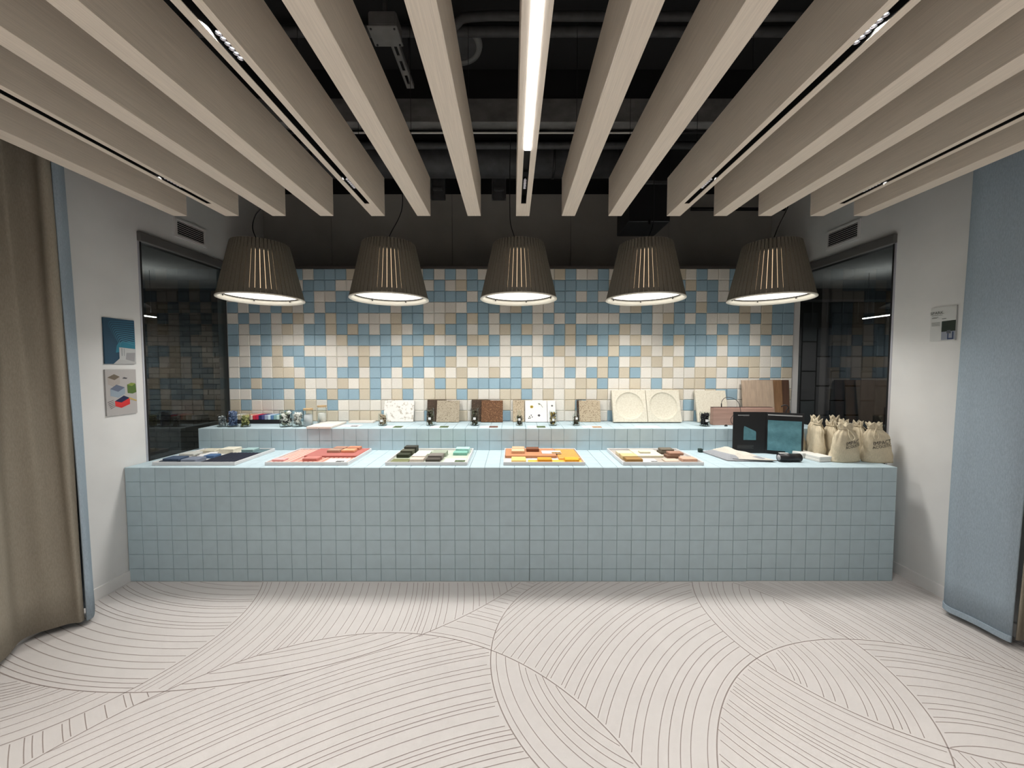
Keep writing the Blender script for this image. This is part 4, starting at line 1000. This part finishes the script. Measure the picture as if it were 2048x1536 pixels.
# left leaf runs from the fold to the left, right leaf comes towards the viewer
def leaf_pt(side, u, z, off=0.0):
    if side == 'L': a = Vector((-.252, .010, 0)); n = Vector((-.04, -1, 0)).normalized()
    else: a = Vector((.215, -.105, 0)); n = Vector((-.44, -.90, 0)).normalized()
    p = a*u+n*off; return (p.x, p.y, z)
def leaf(side, u0, u1, z0, z1, o0, o1, nm, mat, par=None):
    vs = [leaf_pt(side, u, z, o) for o in (o0, o1) for (u, z) in ((u0, z0), (u1, z0), (u1, z1), (u0, z1))]
    return MB().add(vs, [(0,3,2,1),(4,5,6,7),(0,1,5,4),(1,2,6,5),(2,3,7,6),(3,0,4,7)]).build(nm, mat, par or bf)
lfL = leaf('L', 0, 1, .001, .325, -.005, .0, 'cover_leaf', M_bk)
lfR = leaf('R', 0, 1, .001, .325, -.008, .0, 'sample_leaf', M_bk)
leaf('L', -.02, .03, .001, .325, -.007, .001, 'spine', M_bk)
leaf('R', .04, .95, .300, .309, .0, .004, 'clamp_bar', pm('clamp_grey', (.35, .35, .35), .4), lfR)
def teal_fn(u, v):
    z = .03+v*.235; zz = z - (.028*(1 if u > .55 else 0))*(1-v)
    return leaf_pt('R', .04+u*.90, zz, .009+.003*math.sin(7*u+5*v)+.002*math.sin(13*v))
o = MB().grid(teal_fn, 24, 24).build('teal_felt', M_teal, lfR, True)
pent = [(.30, .105), (.68, .105), (.68, .195), (.66, .215), (.32, .175), (.30, .165)]
MB().add([leaf_pt('L', u, z, .0012) for u, z in pent], [tuple(range(6))]).build('teal_window', M_teal, lfL)
for (u0, u1, z, hh, mm) in [(.52, .86, .297, .005, M_ink), (.52, .70, .290, .003, M_ink2), (.36, .86, .060, .003, M_ink2), (.36, .86, .053, .003, M_ink2), (.40, .86, .046, .003, M_ink2), (.36, .86, .039, .003, M_ink2)]:
    leaf('L', u0, u1, z, z+hh, .0, .0006, 'text_line', mm, lfL)
hook = [leaf_pt('R', .52, .325, -.006), leaf_pt('R', .54, .345, -.006), leaf_pt('R', .58, .362, -.006), leaf_pt('R', .56, .378, -.006), leaf_pt('R', .49, .385, -.006), leaf_pt('R', .42, .378, -.006), leaf_pt('R', .40, .368, -.006)]
MB().tube(spline(hook, 6), .004, 8).build('hanger_hook', M_blackm, bf, True)
# folded cloth
cl = empty('folded_cloth', (1.70, 2.86, CT)); tag(cl, 'cream and grey folded cloth pouch lying beside the black folder', 'cloth')
M_cream = cloth('cloth_cream', (.60, .57, .50)); M_cgrey = cloth('cloth_grey', (.33, .34, .36))
def patch(corners, hf, n=22):
    a, b, c, d = [Vector(p) for p in corners]
    def f(u, v):
        p = (a*(1-u)+b*u)*(1-v)+(d*(1-u)+c*u)*v
        return (p.x, p.y, hf(u, v))
    return f
def closed_sheet(fn, name, mat, th=.004, n=24):
    top = MB().grid(fn, n, n); top.grid(lambda u, v: tuple(Vector(fn(u, v))-Vector((0, 0, min(th, max(.0015, fn(u, v)[2]-.0006))))), n, n)
    return top.build(name, mat, cl, True)
edge = lambda u, v: min(1, 6*min(u, 1-u, v, 1-v))
closed_sheet(patch([(-.150, -.125, 0), (.165, -.155, 0), (.07, .10, 0), (-.195, .175, 0)], lambda u, v: .006+.034*edge(u, v)*(1-.6*u)+.006*math.sin(9*u+3*v)*edge(u, v)), 'grey_layer', M_cgrey)
closed_sheet(patch([(-.110, -.115, 0), (.180, -.160, 0), (.09, .085, 0), (-.135, .165, 0)], lambda u, v: .014+min(1, 4*min(u, 1-u, v, 1-v))*(.072*(1-u)**.8*(.45+.55*v)+.004*math.sin(6*v+8*u)+.004*math.sin(15*u-5*v))), 'cream_layer', M_cream)
MB().tube(spline([(-.110, -.115, .014), (-.02, -.130, .012), (.08, -.147, .012), (.180, -.160, .012)], 5), .0035, 6).build('piping', pm('piping_grey', (.12, .12, .12), .8), cl, True)
MB().rbox(-.222, -.190, .150, .178, .001, .030, .004).build('dark_tab', pm('tab_green', (.02, .04, .035), .7), cl)
# black roll
rl_ = empty('black_roll', (1.985, 2.725, CT)); tag(rl_, 'short black cylinder lying in front of the black folder', 'roll')
MB().tube([(-.075, 0, .029), (.075, 0, .029)], .0285, 24).build('roll_body', pm('roll_black', (.012, .012, .014), .4), rl_, True)
MB().tube([(-.0755, 0, .029), (-.077, 0, .029)], .020, 20).build('end_cap', pm('cap_grey', (.4, .4, .42), .4), rl_, True)
MB().rbox(-.065, .0, .004, .024, .0572, .0592, .0005).build('paper_flap', M_white, rl_)
# white blocks
M_wb = pm('white_block', (.76, .745, .70), .75, var=.02)
BL = {(0, 0): 'front lower', (1, 0): 'rear lower', (0, 1): 'front upper', (1, 1): 'rear upper'}
for (k, lv), nm in BL.items():
    ang = .18
    o = MB().rbox(-.052, .052, -.056, .056, 0, .0195, .003).build('white_block', M_wb, None, False, (2.222-.034*k+.003*lv, 2.765+.117*k, CT+lv*.0198), (0, 0, ang))
    tag(o, nm+' white felt block of the two small piles left of the bags', 'block', 'white felt blocks')
# cotton bags
M_cot = cloth('cotton_bag', (.62, .54, .395)); M_print = pm('bag_print', (.03, .03, .03), .8)
rbag = random.Random(9)
def smooth(t): t = max(0, min(1, t)); return t*t*(3-2*t)
def bag(x, y, H, A, Bd, rz, lab, text, seed, lean=0.0):
    e = empty('cotton_bag', (x, y, CT+.001), (0, 0, rz)); tag(e, lab, 'bag', 'cotton drawstring bags')
    r = random.Random(seed); ph = [r.uniform(0, 6) for _ in range(6)]
    def dims(f):
        if f < .70: a = A*(1-.26*smooth((f-.12)/.6)); b = Bd*(1-.30*smooth(f/.7)*.8)
        elif f < .88: t = smooth((f-.70)/.18); a = A*(.74-.30*t); b = Bd*(.76-.30*t)
        else: t = (f-.88)/.12; a = A*(.44+.10*t); b = Bd*(.46+.16*t)
        return a, b
    def surf(th, f, off=0):
        a, b = dims(f); c, s = math.cos(th), math.sin(th); n = 2.6-1.0*smooth((f-.5)/.4)
        q = (abs(c)**n+abs(s)**n)**(-1/n)
        wr = .04*smooth((f-.02)/.2)*math.sin(3*th+ph[0]+5*f)+.07*smooth((f-.15)/.45)*abs(math.sin(3.5*th+ph[1]+1.5*f))+.06*smooth((f-.5)/.3)*math.sin(13*th+ph[2]+3*f)+.03*math.sin(13*f+2*th+ph[3])+.018*math.sin(29*f+5*th+ph[5])
        q *= 1+wr
        zz = f*H
        if f > .88: zz += .012*math.sin(5*th+ph[4])
        return (a*q*c+lean*f*f*H, b*q*s-off, zz+.002*0)
    nu, nv = 64, 26; vs = []; fs = []
    for j in range(nv+1):
        for i in range(nu): vs.append(surf(2*PI*i/nu, j/nv))
    for j in range(nv):
        for i in range(nu): k = (i+1) % nu; fs.append((j*nu+i, j*nu+k, (j+1)*nu+k, (j+1)*nu+i))
    fs.append(tuple(range(nu))[::-1])
    vs.append((lean*.8*H, 0, .90*H)); cidx = len(vs)-1
    for i in range(nu): fs.append((nv*nu+i, nv*nu+(i+1) % nu, cidx))
    bb = MB().add(vs, fs).build('bag_body', M_cot, e, True)
    ring = [surf(2*PI*i/24, .88, .0) for i in range(25)]
    ring = [(p[0]*1.06-lean*.88*.88*H*.06, p[1]*1.10, .88*H+.001) for p in ring]
    ds = MB().tube(ring, .0035, 6, cap=False).build('drawstring', M_cot, e, True)
    s0 = surf(-PI/2-.3, .86); sx = 1 if seed % 2 else -1
    MB().tube(spline([(s0[0], s0[1]-.006, .88*H), (s0[0]+sx*.02, s0[1]-.022, .78*H), (s0[0]+sx*.030, s0[1]-.034, .66*H), (s0[0]+sx*.012, s0[1]-.034, .60*H), (s0[0]-sx*.004, s0[1]-.026, .70*H), (s0[0]+sx*.004, s0[1]-.008, .86*H)], 5), .0028, 6).build('string_loop', M_cot, ds, True)
    if text:
        for body, z0, sz in (('IMPACT', .52, .036), ('ACOUSTIC', .425, .027)):
            tv, tf = text_pts(body, sz); out = []
            for u, v in tv:
                u, v = u*.985-v*.17, v*.985+u*.17; f = z0+v/H; X = u+text
                best = min((abs(surf(-PI/2+t*.02, f)[0]-X), t) for t in range(-60, 61))[1]
                p = surf(-PI/2+best*.02, f); out.append((X, p[1]-.0022, f*H))
            MB().add(out, tf).build('lettering', M_print, bb)
    return e
bag(2.384, 2.735, .268, .105, .046, .10, 'front cotton bag with black lettering, behind the white blocks', .035, 1, .02)
bag(2.606, 2.72, .275, .095, .046, -.12, 'rightmost cotton bag with black lettering beside the wall', .005, 2, -.10)
bag(2.318, 2.900, .276, .082, .042, 1.30, 'cotton bag turned sideways in the second row, nearest the black folder', 0, 3)
bag(2.410, 2.890, .268, .082, .042, 1.38, 'cotton bag turned sideways, second from the folder in the second row', 0, 4)
bag(2.502, 2.885, .274, .082, .042, 1.25, 'cotton bag turned sideways, third from the folder in the second row', 0, 5)
bag(2.606, 2.880, .264, .080, .042, 1.35, 'cotton bag turned sideways in the second row, nearest the dark glass', 0, 6)
bag(2.262, 3.045, .288, .070, .036, -.05, 'left cotton bag of the rear row against the riser', 0, 7)
bag(2.415, 3.045, .284, .070, .036, .08, 'middle cotton bag of the rear row against the riser', 0, 8)
bag(2.568, 3.045, .282, .070, .036, -.08, 'right cotton bag of the rear row beside the dark glass', 0, 9)
